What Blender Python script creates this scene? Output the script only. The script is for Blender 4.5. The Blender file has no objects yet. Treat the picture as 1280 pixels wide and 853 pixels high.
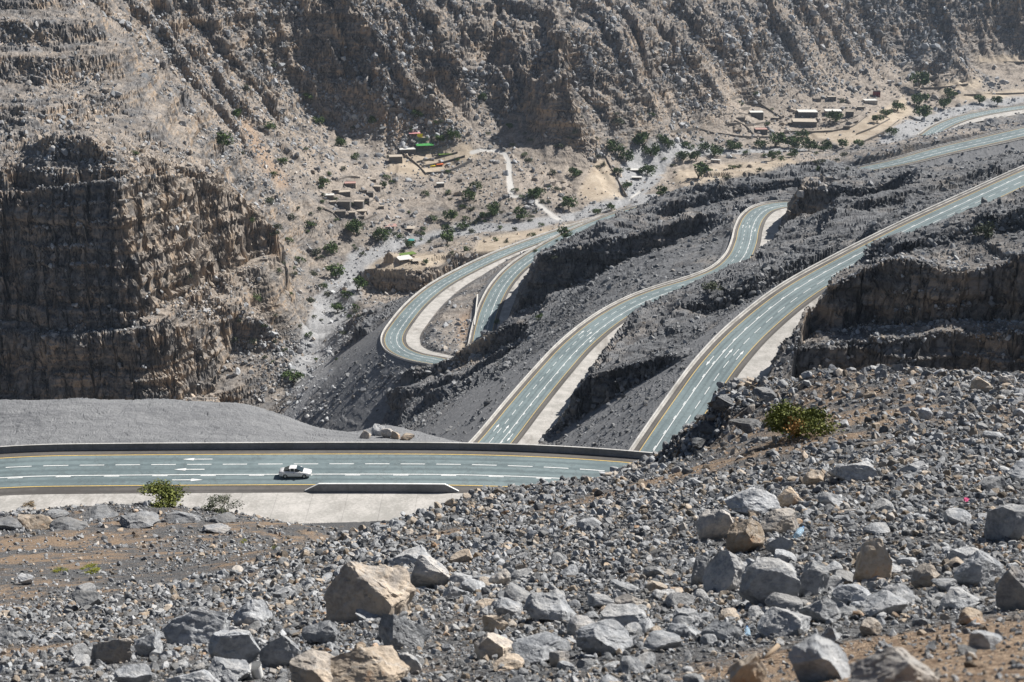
import bpy, bmesh, math, random
import numpy as np
from mathutils import Vector, Matrix

scn = bpy.context.scene
COL = scn.collection
rng = np.random.default_rng(7)
random.seed(7)
R = math.radians

# ------------------------------------------------------------------ camera, sky, sun
F = 50.0 / 36.0 * 1280.0
PITCH = R(20.0)
cam_d = bpy.data.cameras.new("camera"); cam = bpy.data.objects.new("camera", cam_d); COL.objects.link(cam)
cam_d.lens = 50.0; cam_d.sensor_width = 36.0; cam_d.sensor_fit = 'HORIZONTAL'
cam_d.clip_start = 0.3; cam_d.clip_end = 9000
cam.location = (0, 0, 0); cam.rotation_euler = (R(90) - PITCH, 0, 0)
cam_d.dof.use_dof = True; cam_d.dof.focus_distance = 70.0; cam_d.dof.aperture_fstop = 4.5
scn.camera = cam

SUN_EL, SUN_AZ = R(45), R(56)              # azimuth measured from +Y towards +X
sun_dir = Vector((math.sin(SUN_AZ) * math.cos(SUN_EL), math.cos(SUN_AZ) * math.cos(SUN_EL), math.sin(SUN_EL)))
world = bpy.data.worlds.new("World"); scn.world = world; world.use_nodes = True
wn = world.node_tree; bgn = wn.nodes["Background"]
sky = wn.nodes.new("ShaderNodeTexSky"); sky.sky_type = 'NISHITA'; sky.sun_disc = False
sky.sun_elevation = SUN_EL; sky.sun_rotation = SUN_AZ
wn.links.new(sky.outputs[0], bgn.inputs[0]); bgn.inputs[1].default_value = 0.038
sun_d = bpy.data.lights.new("sun", 'SUN'); sun = bpy.data.objects.new("sun", sun_d); COL.objects.link(sun)
sun_d.energy = 5.0; sun_d.angle = R(0.5); sun_d.color = (1.0, 0.955, 0.89)
sun.rotation_euler = (-sun_dir).to_track_quat('-Z', 'Y').to_euler()
scn.view_settings.view_transform = 'Standard'; scn.view_settings.look = 'None'
scn.view_settings.exposure = 0.56; scn.view_settings.gamma = 1.0
try: scn.view_settings.use_curve_mapping = False
except Exception: pass
scn.cycles.max_bounces = 4; scn.cycles.diffuse_bounces = 2; scn.cycles.glossy_bounces = 2
scn.cycles.transmission_bounces = 4; scn.cycles.transparent_max_bounces = 6

# ------------------------------------------------------------------ helpers
def tand(v):                                    # slope z/y of the sight line through photo row v
    return math.tan(math.atan((426.5 - v) / F) - PITCH)
def ray(u, v):                                  # (x/y, z/y) of the sight line
    a = (426.5 - v) / F
    yc, zc = math.cos(PITCH) + a * math.sin(PITCH), -math.sin(PITCH) + a * math.cos(PITCH)
    return ((u - 640.0) / F / yc, zc / yc)
def pz(u, v, z):                                # point of the sight line at height z
    p, t = ray(u, v); y = z / t
    return (p * y, y, z)
def pd(u, v, y):                                # point of the sight line at distance y
    p, t = ray(u, v)
    return (p * y, y, t * y)
def proj(x, y, z):
    yc = y * math.cos(PITCH) - z * math.sin(PITCH); zc = y * math.sin(PITCH) + z * math.cos(PITCH)
    return 640.0 + F * x / yc, 426.5 - F * zc / yc

TILE2 = rng.random((8, 256, 256)).astype(np.float32)
TILE3 = rng.random((64, 64, 64)).astype(np.float32)
def vn2(x, y, k=0):
    t = TILE2[k % 8]
    xf = np.floor(x); yf = np.floor(y)
    i = xf.astype(np.int32) & 255; j = yf.astype(np.int32) & 255
    fx = (x - xf).astype(np.float32); fy = (y - yf).astype(np.float32)
    fx = fx * fx * (3 - 2 * fx); fy = fy * fy * (3 - 2 * fy)
    i1 = (i + 1) & 255; j1 = (j + 1) & 255
    a = t[i, j]; b = t[i1, j]; c = t[i, j1]; d = t[i1, j1]
    a = a + (b - a) * fx; c = c + (d - c) * fx
    return (a + (c - a) * fy) * 2 - 1
def vn3(x, y, z):
    xf = np.floor(x); yf = np.floor(y); zf = np.floor(z)
    i = xf.astype(np.int32) & 63; j = yf.astype(np.int32) & 63; k = zf.astype(np.int32) & 63
    fx = (x - xf).astype(np.float32); fy = (y - yf).astype(np.float32); fz = (z - zf).astype(np.float32)
    fx = fx * fx * (3 - 2 * fx); fy = fy * fy * (3 - 2 * fy); fz = fz * fz * (3 - 2 * fz)
    i1 = (i + 1) & 63; j1 = (j + 1) & 63; k1 = (k + 1) & 63
    def L(kk):
        a = TILE3[i, j, kk]; a = a + (TILE3[i1, j, kk] - a) * fx
        c = TILE3[i, j1, kk]; c = c + (TILE3[i1, j1, kk] - c) * fx
        return a + (c - a) * fy
    a = L(k); b = L(k1)
    return (a + (b - a) * fz) * 2 - 1
def fbm2(x, y, sc, octs, k=0, gain=0.5):
    s = 0; a = 1.0; f = 1.0 / sc; n = 0
    for o in range(octs):
        s = s + a * vn2(x * f + 17.3 * o + 5.1 * k, y * f - 9.7 * o + 3.3 * k, k + o); n += a; a *= gain; f *= 2.03
    return s / n
def fbm3(x, y, z, sc, octs, off=0.0, gain=0.5):
    s = 0; a = 1.0; f = 1.0 / sc; n = 0
    for o in range(octs):
        s = s + a * vn3(x * f + 11.3 * o + off, y * f - 7.7 * o + off, z * f + 3.9 * o); n += a; a *= gain; f *= 2.03
    return s / n
def sstep(a, b, x):
    t = np.clip((x - a) / (b - a), 0, 1); return t * t * (3 - 2 * t)

def catmull(pts, step):
    P = np.array(pts, float); P = np.vstack([2 * P[0] - P[1], P, 2 * P[-1] - P[-2]])
    out = []
    for i in range(1, len(P) - 2):
        p0, p1, p2, p3 = P[i - 1], P[i], P[i + 1], P[i + 2]
        n = max(4, int(np.linalg.norm(p2 - p1) / 0.5))
        t = np.linspace(0, 1, n, endpoint=False)[:, None]
        # centripetal-like tangents
        d0, d1, d2 = [max(1e-6, np.linalg.norm(b - a)) for a, b in ((p0, p1), (p1, p2), (p2, p3))]
        m1 = (p2 - p0) / (d0 + d1) * d1; m2 = (p3 - p1) / (d1 + d2) * d1
        out.append((2 * t**3 - 3 * t**2 + 1) * p1 + (t**3 - 2 * t**2 + t) * m1 + (-2 * t**3 + 3 * t**2) * p2 + (t**3 - t**2) * m2)
    out = np.vstack(out + [P[-2][None]])
    s = np.concatenate([[0], np.cumsum(np.linalg.norm(np.diff(out, axis=0), axis=1))])
    n = max(2, int(s[-1] / step)); q = np.linspace(0, s[-1], n + 1)
    return np.stack([np.interp(q, s, out[:, k]) for k in range(out.shape[1])], 1), q

# ------------------------------------------------------------------ roads (traced centre lines; photo column, row, height)
ROADS = {
 # name: (points, left half width, right half width, apron width right (list over 0..1), dashed lane line side)
 'A': dict(pts=[(-420, 652, -89), (-200, 612, -89), (0, 591, -89), (140, 588, -89), (300, 587, -89), (450, 586.5, -89), (580, 587.3, -89), (680, 590.5, -89),
                (745, 594.5, -89), (807, 599.8, -89), (870, 607, -89), (960, 622, -88.5), (1060, 646, -88)], wl=7.3, wr=7.7, ap=[10, 11, 12, 12], dash='L'),
 'D': dict(pts=[(740, 700, -161), (800, 605, -159), (836, 548, -156.5), (870, 497, -154), (900, 455, -151.5), (940, 412, -149), (1000, 364, -145.5), (1070, 324, -142),
                (1150, 283, -137.5), (1225, 248, -133.5), (1290, 218, -130), (1370, 184, -127)], wl=7.4, wr=7.4, ap=[8, 9, 8, 5, 2, 1, 1, 1], dash='R'),
 'C': dict(pts=[(540, 640, -193), (585, 588, -194), (619, 553, -194.5), (655, 508, -195.5), (690, 466, -196.5), (722, 431, -197.5), (757, 402, -198.5), (792, 381, -199), (828, 366, -199.5),
                (872, 352.5, -200), (905, 339, -200.5), (924, 322, -201), (932.5, 303, -202), (936, 286, -203), (944, 270, -204), (960, 259.5, -205), (990, 255.5, -206),
                (1050, 262, -208)], wl=7.4, wr=7.4, ap=[9, 10, 9, 8, 5, 2, 3, 7, 9, 6, 2], dash='L'),
 'B': dict(pts=[(600, 440, -285), (606, 408, -284), (614, 382, -282.5), (627, 357, -281), (648, 334, -279.5), (680, 312, -278), (715, 293, -276), (752, 277, -274), (790, 264, -271),
                (850, 250, -268), (950, 232, -262), (1050, 217, -256), (1120, 203.5, -250), (1180, 188, -245), (1240, 174.5, -240.5), (1300, 161, -236), (1400, 142, -230)],
                wl=7.4, wr=7.4, ap=[5, 6, 5, 3, 1, 0.5, 0.5, 0.5, 0.5, 0.5], dash='L', wide=[1, 1, 1, 1, 1, 1.05, 1.25, 1.75, 1.95, 1.95]),
 'O': dict(pts=[(562, 455, -286.5), (545, 451, -287), (518, 446, -288), (497, 436, -289), (492, 422, -290), (502, 404, -291.5), (523, 379, -293.5), (550, 357, -295.5),
                (584, 338, -298), (622, 320, -300.5), (660, 305, -303), (700, 291, -306), (760, 272, -309)], wl=7.4, wr=7.4, ap=[3, 8, 9, 9, 8, 4, 1, 1, 1], dash='L', up=.45, dn=.78),
 'G': dict(pts=[(1160, 170, -322), (1178, 158, -322.5), (1205, 147.5, -323), (1245, 139, -324), (1300, 132, -326), (1400, 124, -328)], wl=7.6, wr=7.6, ap=[1, 4, 12, 10, 1, 1], dash='L', wide=[1.5] * 4),
}
for k, r in ROADS.items():
    P, s = catmull([pz(*q) for q in r['pts']], 2.0)
    for _ in range(6):
        P[1:-1] = (P[:-2] + 2 * P[1:-1] + P[2:]) / 4
    t = np.gradient(P[:, :2], axis=0); t /= np.linalg.norm(t, axis=1)[:, None]
    r['P'] = P; r['s'] = s; r['t'] = t; r['n'] = np.stack([t[:, 1], -t[:, 0]], 1)     # n points right
    f = s / s[-1]
    r['apw'] = np.interp(f, np.linspace(0, 1, len(r['ap'])), r['ap'])
    r['wid'] = np.interp(f, np.linspace(0, 1, len(r.get('wide', [1, 1]))), r.get('wide', [1, 1]))

# ------------------------------------------------------------------ relief: control points (column, row, 'z'/'d', value, ruggedness, tan)
CP = []
def cz(u, v, z, rug=0.5, tan=0.3): CP.append(pz(u, v, z) + (rug, tan))
def cd(u, v, d, rug=0.5, tan=0.3): CP.append(pd(u, v, d) + (rug, tan))
# --- near slope under the camera
for (u, v, d, rug, tan) in [
    (-300, 853, 12, 0, .3), (100, 853, 11, 0, .3), (400, 853, 10, 0, .3), (640, 853, 9, 0, .3), (850, 853, 7.5, 0, .5), (1000, 853, 5.5, 0, .8), (1280, 853, 4.2, 0, .9), (1600, 853, 4, 0, .9),
    (1280, 790, 7, 0, .8), (1100, 810, 8, 0, .6), (1280, 720, 12, 0, .4), (1600, 720, 12, 0, .4), (1000, 740, 13.5, 0, .3), (800, 780, 12.5, 0, .3), (465, 790, 13.5, 0, .3), (250, 800, 14.5, 0, .3), (-100, 815, 16, 0, .3),
    (1280, 640, 18, 0, .3), (1000, 660, 18, 0, .3), (800, 690, 18, 0, .3), (600, 730, 18, 0, .3), (400, 750, 19, 0, .3), (200, 775, 20, 0, .3),
    (1280, 560, 27, 0, .4), (1100, 580, 26, 0, .4), (900, 610, 27, 0, .4), (750, 640, 28, 0, .4), (600, 670, 27, 0, .4),
    (1280, 500, 38, 0, .4), (1150, 510, 37, .0, .7), (1000, 535, 35, .0, .85), (880, 586, 37, .0, .7), (700, 620, 38, 0, .5),
    # crest
    (1600, 450, 46, 0, .4), (1280, 472, 45, 0, .4), (1190, 464, 46, 0, .8), (1100, 463, 47, 0.1, .9), (1020, 478, 48, .4, .6), (950, 487, 50, .4, .5), (895, 500, 51, .4, .4), (862, 572, 50, .3, .4),
    (830, 600, 47, .1, .5), (800, 606, 46, .1, .5), (770, 610, 46, .1, .5), (700, 606, 45, .1, .5), (620, 611, 44, .1, .5), (540, 642, 40, .1, .4), (450, 680, 35, .1, .3), (330, 722, 30, 0, .3), (200, 762, 26, 0, .3), (60, 792, 23, 0, .3), (-200, 830, 20, 0, .3),
    # middle slope on the left
    (0, 770, 40, 0, .4), (150, 752, 46, 0, .4), (300, 715, 50, 0, .5), (0, 730, 52, 0, .75), (150, 715, 58, 0, .62), (300, 690, 64, 0, .62), (420, 675, 62, 0, .6), (-250, 740, 55, 0, .5),
    (0, 690, 72, .05, .75), (150, 680, 76, .05, .65), (300, 668, 80, .05, .65), (420, 662, 84, .05, .6), (-250, 690, 78, .1, .5),
    (0, 650, 98, .6, .4), (90, 644, 100, .7, .3), (170, 642, 102, .6, .4), (250, 646, 104, .6, .4), (330, 657, 106, .3, .5), (420, 667, 106, .2, .5), (480, 664, 110, .2, .5), (-250, 662, 100, .5, .4),
    ]: cd(u, v, d, rug, tan)
for (x, y, z) in [(-120, 160, -88), (-60, 158, -88), (-20, 150, -84), (20, 130, -74), (60, 110, -62), (-160, 150, -84), (-120, 130, -74), (-60, 132, -74), (-20, 130, -74), (100, 120, -64), (180, 120, -60),
                  (60, 72, -44), (30, 72, -44), (100, 75, -42), (0, 78, -48), (200, 75, -40)]:
    CP.append((x, y, z, .1, .4))
CP += [(0, 2.0, -1.7, 0, .8), (-5, 2, -2.4, 0, .8), (5, 2, -1.4, 0, .8)]
# --- grey platform beyond the near road
for (u, v, z) in [(-300, 500, -90), (0, 500, -90), (100, 498, -90), (200, 499, -90.3), (300, 505, -91), (345, 518, -92), (0, 530, -89.6), (200, 530, -89.6), (300, 535, -90), (370, 545, -91)]: cz(u, v, z, 0, .25)
cz(400, 540, -97, .1, .6); cz(430, 549, -99, .2, .6); cz(480, 540, -99, .3, .7); cz(560, 556, -97, .2, .3)
for (x, y, z) in [(-300, 262, -128), (-150, 262, -128), (-90, 262, -128), (-40, 270, -130), (0, 270, -140), (50, 265, -140), (100, 260, -135), (-300, 420, -240), (-150, 430, -250), (-60, 430, -240), (-200, 620, -330), (-350, 600, -320), (-80, 560, -280), (-110, 680, -345), (-480, 620, -310), (-550, 430, -220)]:
    CP.append((x, y, z, .4, .3))
# --- right hand cliff
for (u, v, d, rug, tan) in [(945, 492, 378, .3, .3), (1000, 486, 382, .3, .3), (1100, 482, 382, .5, .4), (1280, 482, 376, .5, .4), (1500, 482, 370, .5, .4),
    (985, 430, 398, 1, .4), (1040, 405, 398, 1, .4), (1100, 402, 394, 1, .4), (1280, 402, 387, 1, .4),
    (1020, 388, 412, 1, .4), (1060, 347, 420, 1, .3), (1100, 331, 412, .8, .3), (1180, 322, 404, .8, .3), (1280, 317, 397, .8, .3), (1500, 310, 390, .8, .3),
    (1110, 322, 440, .7, .1), (1180, 303, 440, .7, .1), (1280, 285, 430, .7, .1), (1170, 295, 470, .6, .1), (1230, 274, 490, .6, .1), (1285, 258, 500, .6, .1), (1500, 235, 480, .6, .1), (1500, 200, 560, .6, .1)]: cd(u, v, d, rug, tan)
# --- between road D and road C
for (u, v, d, rug, tan) in [(775, 545, 392, .3, .1), (740, 500, 430, .8, .3), (748, 472, 440, .8, .2), (820, 480, 420, .5, .1), (800, 440, 470, .7, .1), (785, 420, 505, .8, .2), (840, 430, 450, .5, .1),
    (820, 395, 525, .7, .1), (880, 400, 472, .4, .1), (880, 372, 540, .6, .1), (950, 360, 520, .5, .1), (940, 340, 580, .6, .1), (1040, 315, 540, .5, .1), (975, 312, 640, .6, .1),
    (1030, 280, 640, .6, .2), (985, 285, 700, .9, .5), (982, 252, 735, 1, .5), (1005, 236, 735, 1, .5), (1040, 236, 715, .7, .2), (1060, 250, 660, .6, .1), (1130, 262, 600, .6, .1), (1130, 226, 740, .35, .1),
    (1200, 225, 640, .6, .1), (1200, 214, 770, .35, .1), (1285, 200, 700, .35, .1), (1285, 196, 800, .35, .1), (1500, 160, 850, .6, .1)]: cd(u, v, d, rug, tan)
for q in [(1120, 216, -257), (1180, 201, -252), (1240, 188, -247), (1300, 175, -243), (1090, 222, -259)]: cz(*q, .1, .1)
# --- left flank of road C, down to the gorge
for (u, v, z, rug, tan) in [(600, 520, -225, .3, .05), (640, 470, -216, .3, .05), (600, 470, -236, .4, .1), (700, 415, -208, .2, .05), (540, 490, -276, .6, .1), (480, 520, -322, .6, .2), (425, 545, -358, .4, .3),
    (560, 452, -270, .5, .2), (585, 432, -266, .4, .6), (620, 410, -258, .7, .2), (660, 398, -243, .5, .1), (700, 380, -229, .3, .1), (760, 345, -217, .2, .05), (840, 312, -211, .1, .05), (890, 290, -209, .1, .05),
    (500, 470, -300, .7, .3), (455, 455, -318, .5, .2), (440, 430, -318, .5, .2), (430, 470, -338, .5, .2), (560, 520, -260, .5, .1), (530, 545, -290, .5, .1), (470, 400, -312, .4, .2), (440, 400, -330, .4, .3)]: cz(u, v, z, rug, tan)
# cliff and dark ridge between road B and road C
for (u, v, d, rug, tan) in [(645, 398, 775, .7, .3), (700, 366, 782, .8, .3), (760, 335, 778, .7, .2), (840, 298, 785, .6, .2), (900, 272, 800, .6, .1),
    (672, 322, 823, .8, .3), (740, 309, 828, .8, .2), (790, 296, 828, .8, .2), (845, 276, 830, .6, .2), (910, 255, 840, .7, .1), (960, 243, 830, .7, .1),
    (705, 304, 880, .35, .1), (780, 275, 905, .35, .1), (830, 252, 915, .4, .1), (860, 239, 915, .5, .1), (900, 227, 920, .6, .1), (960, 215, 935, .6, .1), (1030, 207, 955, .5, .1), (1100, 222, 940, .3, .1), (1200, 211, 930, .25, .1), (1285, 197, 950, .25, .1)]: cd(u, v, d, rug, tan)
# between the two legs of the lower hairpin
for (u, v, z, rug, tan) in [(575, 400, -287, .1, .5), (570, 375, -289, .1, .4), (600, 350, -292, .1, .4), (640, 327, -295, .1, .4), (560, 430, -286, .3, .4)]: cz(u, v, z, rug, tan)
# --- stream bed and wadi
for (u, v, z) in [(372, 515, -354), (385, 485, -352), (398, 450, -350), (405, 420, -348), (415, 385, -346.5), (430, 355, -345), (455, 330, -342), (520, 300, -338), (600, 285, -334),
                  (660, 283, -330), (720, 270, -329), (790, 240, -328), (810, 210, -327), (880, 188, -326), (960, 190, -326), (1040, 180, -326), (1100, 175, -325), (1150, 150, -324), (1200, 140, -324), (1300, 118, -324)]: cz(u, v, z, .05, .3)
for (u, v, z, rug, tan) in [(430, 378, -343, .1, .2), (470, 352, -341, .2, .2), (520, 366, -333, .3, .3), (560, 350, -327, .3, .3), (460, 340, -322, .3, .8), (480, 325, -321, .05, .8), (540, 318, -320, .05, .8), (560, 335, -321, .2, .6), (620, 300, -321, .1, .8), (690, 290, -322, .1, .8),
    # banks of the wadi
    (750, 235, -321, .05, .9), (745, 215, -316, .1, .9), (860, 215, -322, .05, .9), (940, 205, -321, .05, .8), (1050, 195, -316, .3, .3), (900, 215, -322, .1, .7), (1080, 150, -316, .05, .9), (1120, 165, -320, .1, .6), (1160, 120, -318, .05, .8)]: cz(u, v, z, rug, tan)
# --- far slope
for (u, v, z, rug, tan) in [(640, 240, -317, .2, .4), (600, 200, -305, .2, .4), (540, 195, -302, .1, .45), (490, 205, -302, .2, .45), (560, 240, -317, .2, .45), (440, 250, -310, .2, .5), (480, 280, -325, .2, .4), (430, 300, -330, .2, .4), (400, 270, -312, .3, .4),
    (380, 330, -338, .3, .4), (350, 360, -338, .4, .5), (370, 400, -340, .3, .4), (340, 430, -341, .4, .5), (340, 480, -346, .3, .5), (300, 495, -347, .5, .5),
    (400, 200, -287, .3, .4), (360, 240, -294, .3, .4), (460, 150, -275, .4, .4), (420, 120, -256, .6, .3), (340, 160, -262, .5, .45), (370, 100, -240, .7, .3),
    (540, 132, -268, .7, .35), (620, 150, -283, .4, .35), (700, 190, -303, .3, .35), (700, 140, -276, .6, .35), (760, 170, -296, .4, .35), (850, 160, -305, .3, .45), (860, 115, -276, .6, .35),
    (920, 165, -316, .1, .6), (930, 130, -304, .2, .6), (960, 95, -280, .5, .4), (1010, 120, -304, .4, .4), (1000, 145, -317, .1, .7), (1060, 130, -311, .2, .6), (1040, 100, -294, .3, .5), (1100, 115, -310, .3, .5),
    (480, 100, -238, 1, .35), (540, 108, -246, 1, .35), (620, 125, -262, 1, .35), (700, 110, -250, 1, .3), (780, 110, -256, .9, .3), (860, 95, -258, 1, .3), (930, 75, -258, .8, .3),
    (480, 55, -208, 1, .3), (540, 60, -214, 1, .3), (620, 70, -228, 1, .3), (700, 60, -216.5, 1, .3), (780, 60, -222, 1, .3), (860, 60, -233, 1, .3), (930, 50, -239, .9, .3), (1000, 60, -255, .6, .3), (1060, 70, -275, .5, .4),
    (300, 60, -205, 1, .3), (220, 100, -212, .8, .25), (260, 150, -225, .7, .35), (180, 20, -165, .9, .3),
    (300, 0, -162, 1, .3), (420, 0, -166, 1, .3), (540, 0, -174, 1, .3), (700, 0, -184, 1, .3), (860, 0, -196, 1, .3), (1000, 0, -207, 1, .4), (1080, 40, -254, .8, .3),
    (1130, 80, -296, .3, .3), (1125, 55, -272, .5, .3), (1180, 70, -280, 1, .2), (1180, 0, -222, 1, .25), (1280, 60, -285, .6, .3), (1280, 0, -225, 1, .3), (1280, 95, -312, .2, .5), (1220, 90, -306, .3, .4), (1500, 60, -285, .6, .3), (1500, 0, -225, 1, .3)]: cz(u, v, z, rug, tan)
for u, y, z in [(-300, 1300, -20), (0, 1350, -20), (200, 1650, -60), (400, 1900, -60), (640, 2000, -60), (900, 2150, -60), (1100, 2300, -80), (1300, 2350, -80), (1700, 2300, -80)]:
    p = ray(u, 0)[0]; CP.append((p * y, y, z, 1, .3)); CP.append((p * (y + 500), y + 500, z + 260, 1, .3))
# --- left mountain and its cliff
for (u, v, d, rug, tan) in [(-300, 0, 1040, .7, .4), (0, 0, 1085, .6, .45), (90, 0, 1130, .6, .45), (0, 100, 1000, .6, .45), (100, 100, 1020, .6, .45), (150, 60, 1080, .6, .45), (190, 130, 1040, .5, .45), (0, 170, 930, .6, .45), (100, 175, 935, .6, .45), (200, 190, 960, .5, .45), (270, 205, 985, .5, .45),
    (-300, 100, 960, .7, .4), (-300, 200, 900, .7, .4),
    # top edge
    (-300, 240, 872, 1, .4), (0, 242, 868, 1, .4), (80, 236, 866, 1, .4), (135, 228, 864, 1, .5), (165, 225, 872, 1, .6), (215, 220, 912, 1, .8), (270, 216, 950, 1, .8), (310, 238, 972, 1, .8), (335, 285, 985, .9, .7),
    # foot of the upper tier
    (-300, 400, 842, 1, .3), (0, 400, 838, 1, .3), (80, 398, 838, 1, .3), (150, 396, 838, 1, .3), (200, 390, 842, 1, .5), (225, 365, 880, .9, .7), (255, 345, 918, .9, .8), (320, 330, 956, .9, .7), (342, 318, 970, .7, .6),
    # ledge and lower tier
    (-300, 422, 826, .8, .4), (0, 422, 822, .8, .4), (100, 418, 822, .8, .4), (190, 412, 826, .8, .4), (215, 405, 832, .8, .5), (245, 398, 862, .8, .5), (290, 390, 900, .5, .5), (330, 350, 945, .4, .5), (330, 400, 900, .4, .5),
    (-300, 500, 800, 1, .4), (0, 505, 800, 1, .4), (100, 502, 803, 1, .4), (200, 500, 808, 1, .4), (225, 498, 812, 1, .5), (265, 490, 842, 1, .6), (287, 440, 882, .9, .6), (312, 470, 868, .4, .5),
    (40, 480, 785, .6, .6), (85, 478, 786, .6, .6), (150, 497, 786, .5, .5)]: cd(u, v, d, rug, tan)
# roads as control points too
for k, r in ROADS.items():
    for q in r['P'][::12]: CP.append((q[0], q[1], q[2], .15, .2))
CP = np.array(CP)

# --- smooth surface through the control points (linear radial kernel in perspective coordinates)
QS = 1.0
pc = CP[:, 0] / CP[:, 1] * 1.0; qc = np.log(CP[:, 1]) * QS
rest = np.stack([CP[:, 2] / CP[:, 1], CP[:, 3], CP[:, 4]], 1)
X = np.stack([pc, qc], 1)
def kern(d2): return -np.sqrt(d2 + 1e-5)
Kmat = kern(((X[:, None] - X[None]) ** 2).sum(-1)); n = len(X)
A = np.zeros((n + 3, n + 3)); A[:n, :n] = Kmat - np.eye(n) * 2e-3; A[:n, n] = 1; A[:n, n + 1:] = X; A[n, :n] = 1; A[n + 1:, :n] = X.T
rhs = np.zeros((n + 3, 3)); rhs[:n] = rest
W = np.linalg.solve(A, rhs)
PG = np.concatenate([np.linspace(-1.3, -.5, 20)[:-1], np.linspace(-.5, .5, 201), np.linspace(.5, 1.3, 20)[1:]])
QG = np.linspace(math.log(2.0), math.log(2700), 420)
grid = np.zeros((len(PG), len(QG), 3))
for i, p in enumerate(PG):
    d2 = (p - X[:, 0])[None] ** 2 + (QG[:, None] - X[None, :, 1]) ** 2
    grid[i] = kern(d2) @ W[:n] + W[n] + p * W[n + 1] + QG[:, None] * W[n + 2]
_dp = np.gradient(grid[:, :, 0], PG, axis=0); _dq = np.gradient(grid[:, :, 0], QG, axis=1)
STEEP = np.hypot(_dp, grid[:, :, 0] + _dq - PG[:, None] * _dp)[:, :, None]     # slope of the smooth relief
grid = np.concatenate([grid, STEEP], 2).astype(np.float32)
def macro(x, y):
    p = np.clip(x / y, -1.299, 1.299); q = np.clip(np.log(y), QG[0], QG[-1] - 1e-4)
    fi = np.interp(p, PG, np.arange(len(PG))); i = np.minimum(fi.astype(np.int32), len(PG) - 2); fi = (fi - i).astype(np.float32)
    fj = (q - QG[0]) / (QG[1] - QG[0]); j = np.minimum(fj.astype(np.int32), len(QG) - 2); fj = (fj - j).astype(np.float32)
    out = []
    for k in range(4):
        g = grid[:, :, k]
        a = g[i, j]; a = a + (g[i + 1, j] - a) * fi; b = g[i, j + 1]; b = b + (g[i + 1, j + 1] - b) * fi
        out.append(a + (b - a) * fj)
    return out[0] * y, np.clip(out[1], 0, 1), np.clip(out[2], 0, 1), out[3]

def road_clamp(x, y, h):
    """cut and fill: returns the height with the road benches and how much of it is fill, bench"""
    fill = np.zeros_like(h); bench = np.zeros_like(h); near = np.full_like(h, 1e3)
    xf = x.ravel(); yf = y.ravel(); hf = h.ravel(); ff = fill.ravel(); bf = bench.ravel(); nf = near.ravel()
    for k, r in ROADS.items():
        P = r['P']; ns = 12; rad = 120 if k != 'A' else 70
        for i0 in range(0, len(P), ns):
            S = P[i0:i0 + ns + 1]
            lo = S.min(0) - rad; hi = S.max(0) + rad
            m = np.nonzero((xf > lo[0]) & (xf < hi[0]) & (yf > lo[1]) & (yf < hi[1]))[0]
            if not len(m): continue
            dx = xf[m, None] - S[None, :, 0].astype(np.float32); dy = yf[m, None] - S[None, :, 1].astype(np.float32)
            j = np.argmin(dx * dx + dy * dy, 1); ar = np.arange(len(m)); gi = i0 + j
            # only points whose nearest sample belongs to this run
            ex = dx[ar, j]; ey = dy[ar, j]
            lat = ex * r['n'][gi, 0] + ey * r['n'][gi, 1]; lon = ex * r['t'][gi, 0] + ey * r['t'][gi, 1]
            w = r['wid'][gi]
            out = np.where(lat < 0, -lat - (r['wl'] * w + .6), lat - (r['wr'] * w + r['apw'][gi] + .3))
            out = np.hypot(np.maximum(out, 0), np.maximum(np.abs(lon) - 2.2, 0))
            zr = P[gi, 2] - .28
            up = 2.3; dn = 0.72
            hh = hf[m]
            lo_ = zr - r.get('dn', dn) * out; hi_ = zr + np.where((lat > 0) & ('up' in r), .45 * np.minimum(out, 26) + up * np.maximum(out - 26, 0), up * out) + np.where(out > 1, 0.15 * (out - 1), 0)
            new = np.clip(hh, lo_, hi_)
            ff[m] = np.maximum(ff[m], sstep(0.2, 1.5, new - hh) * (out > 0.05) * sstep(70, 25, out))
            bf[m] = np.maximum(bf[m], sstep(1.5, 0., out)); nf[m] = np.minimum(nf[m], out)
            hf[m] = new
    return hf.reshape(h.shape), ff.reshape(h.shape), bf.reshape(h.shape), nf.reshape(h.shape)

def cells2(x, y):
    xi = np.floor(x - .5).astype(np.int32); yi = np.floor(y - .5).astype(np.int32)
    f1 = np.full(x.shape, 9., np.float32); f2 = f1.copy(); val = np.zeros_like(f1)
    for a in (0, 1):
        for b in (0, 1):
            I = (xi + a) & 255; J = (yi + b) & 255
            d = ((xi + a + .5 + (TILE2[0][I, J] - .5) * .8 - x) ** 2 + (yi + b + .5 + (TILE2[1][I, J] - .5) * .8 - y) ** 2).astype(np.float32); m = d < f1
            f2 = np.where(m, f1, np.minimum(f2, d)); val = np.where(m, TILE2[2][I, J], val); f1 = np.where(m, d, f1)
    return val, np.sqrt(f2) - np.sqrt(f1)
def terrace(z, step, sharp):
    t = z / step; f = np.floor(t); r = t - f
    r = np.clip((r - .5) * sharp + .5, 0, 1); r = r * r * (3 - 2 * r)
    return (f + r) * step

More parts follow.
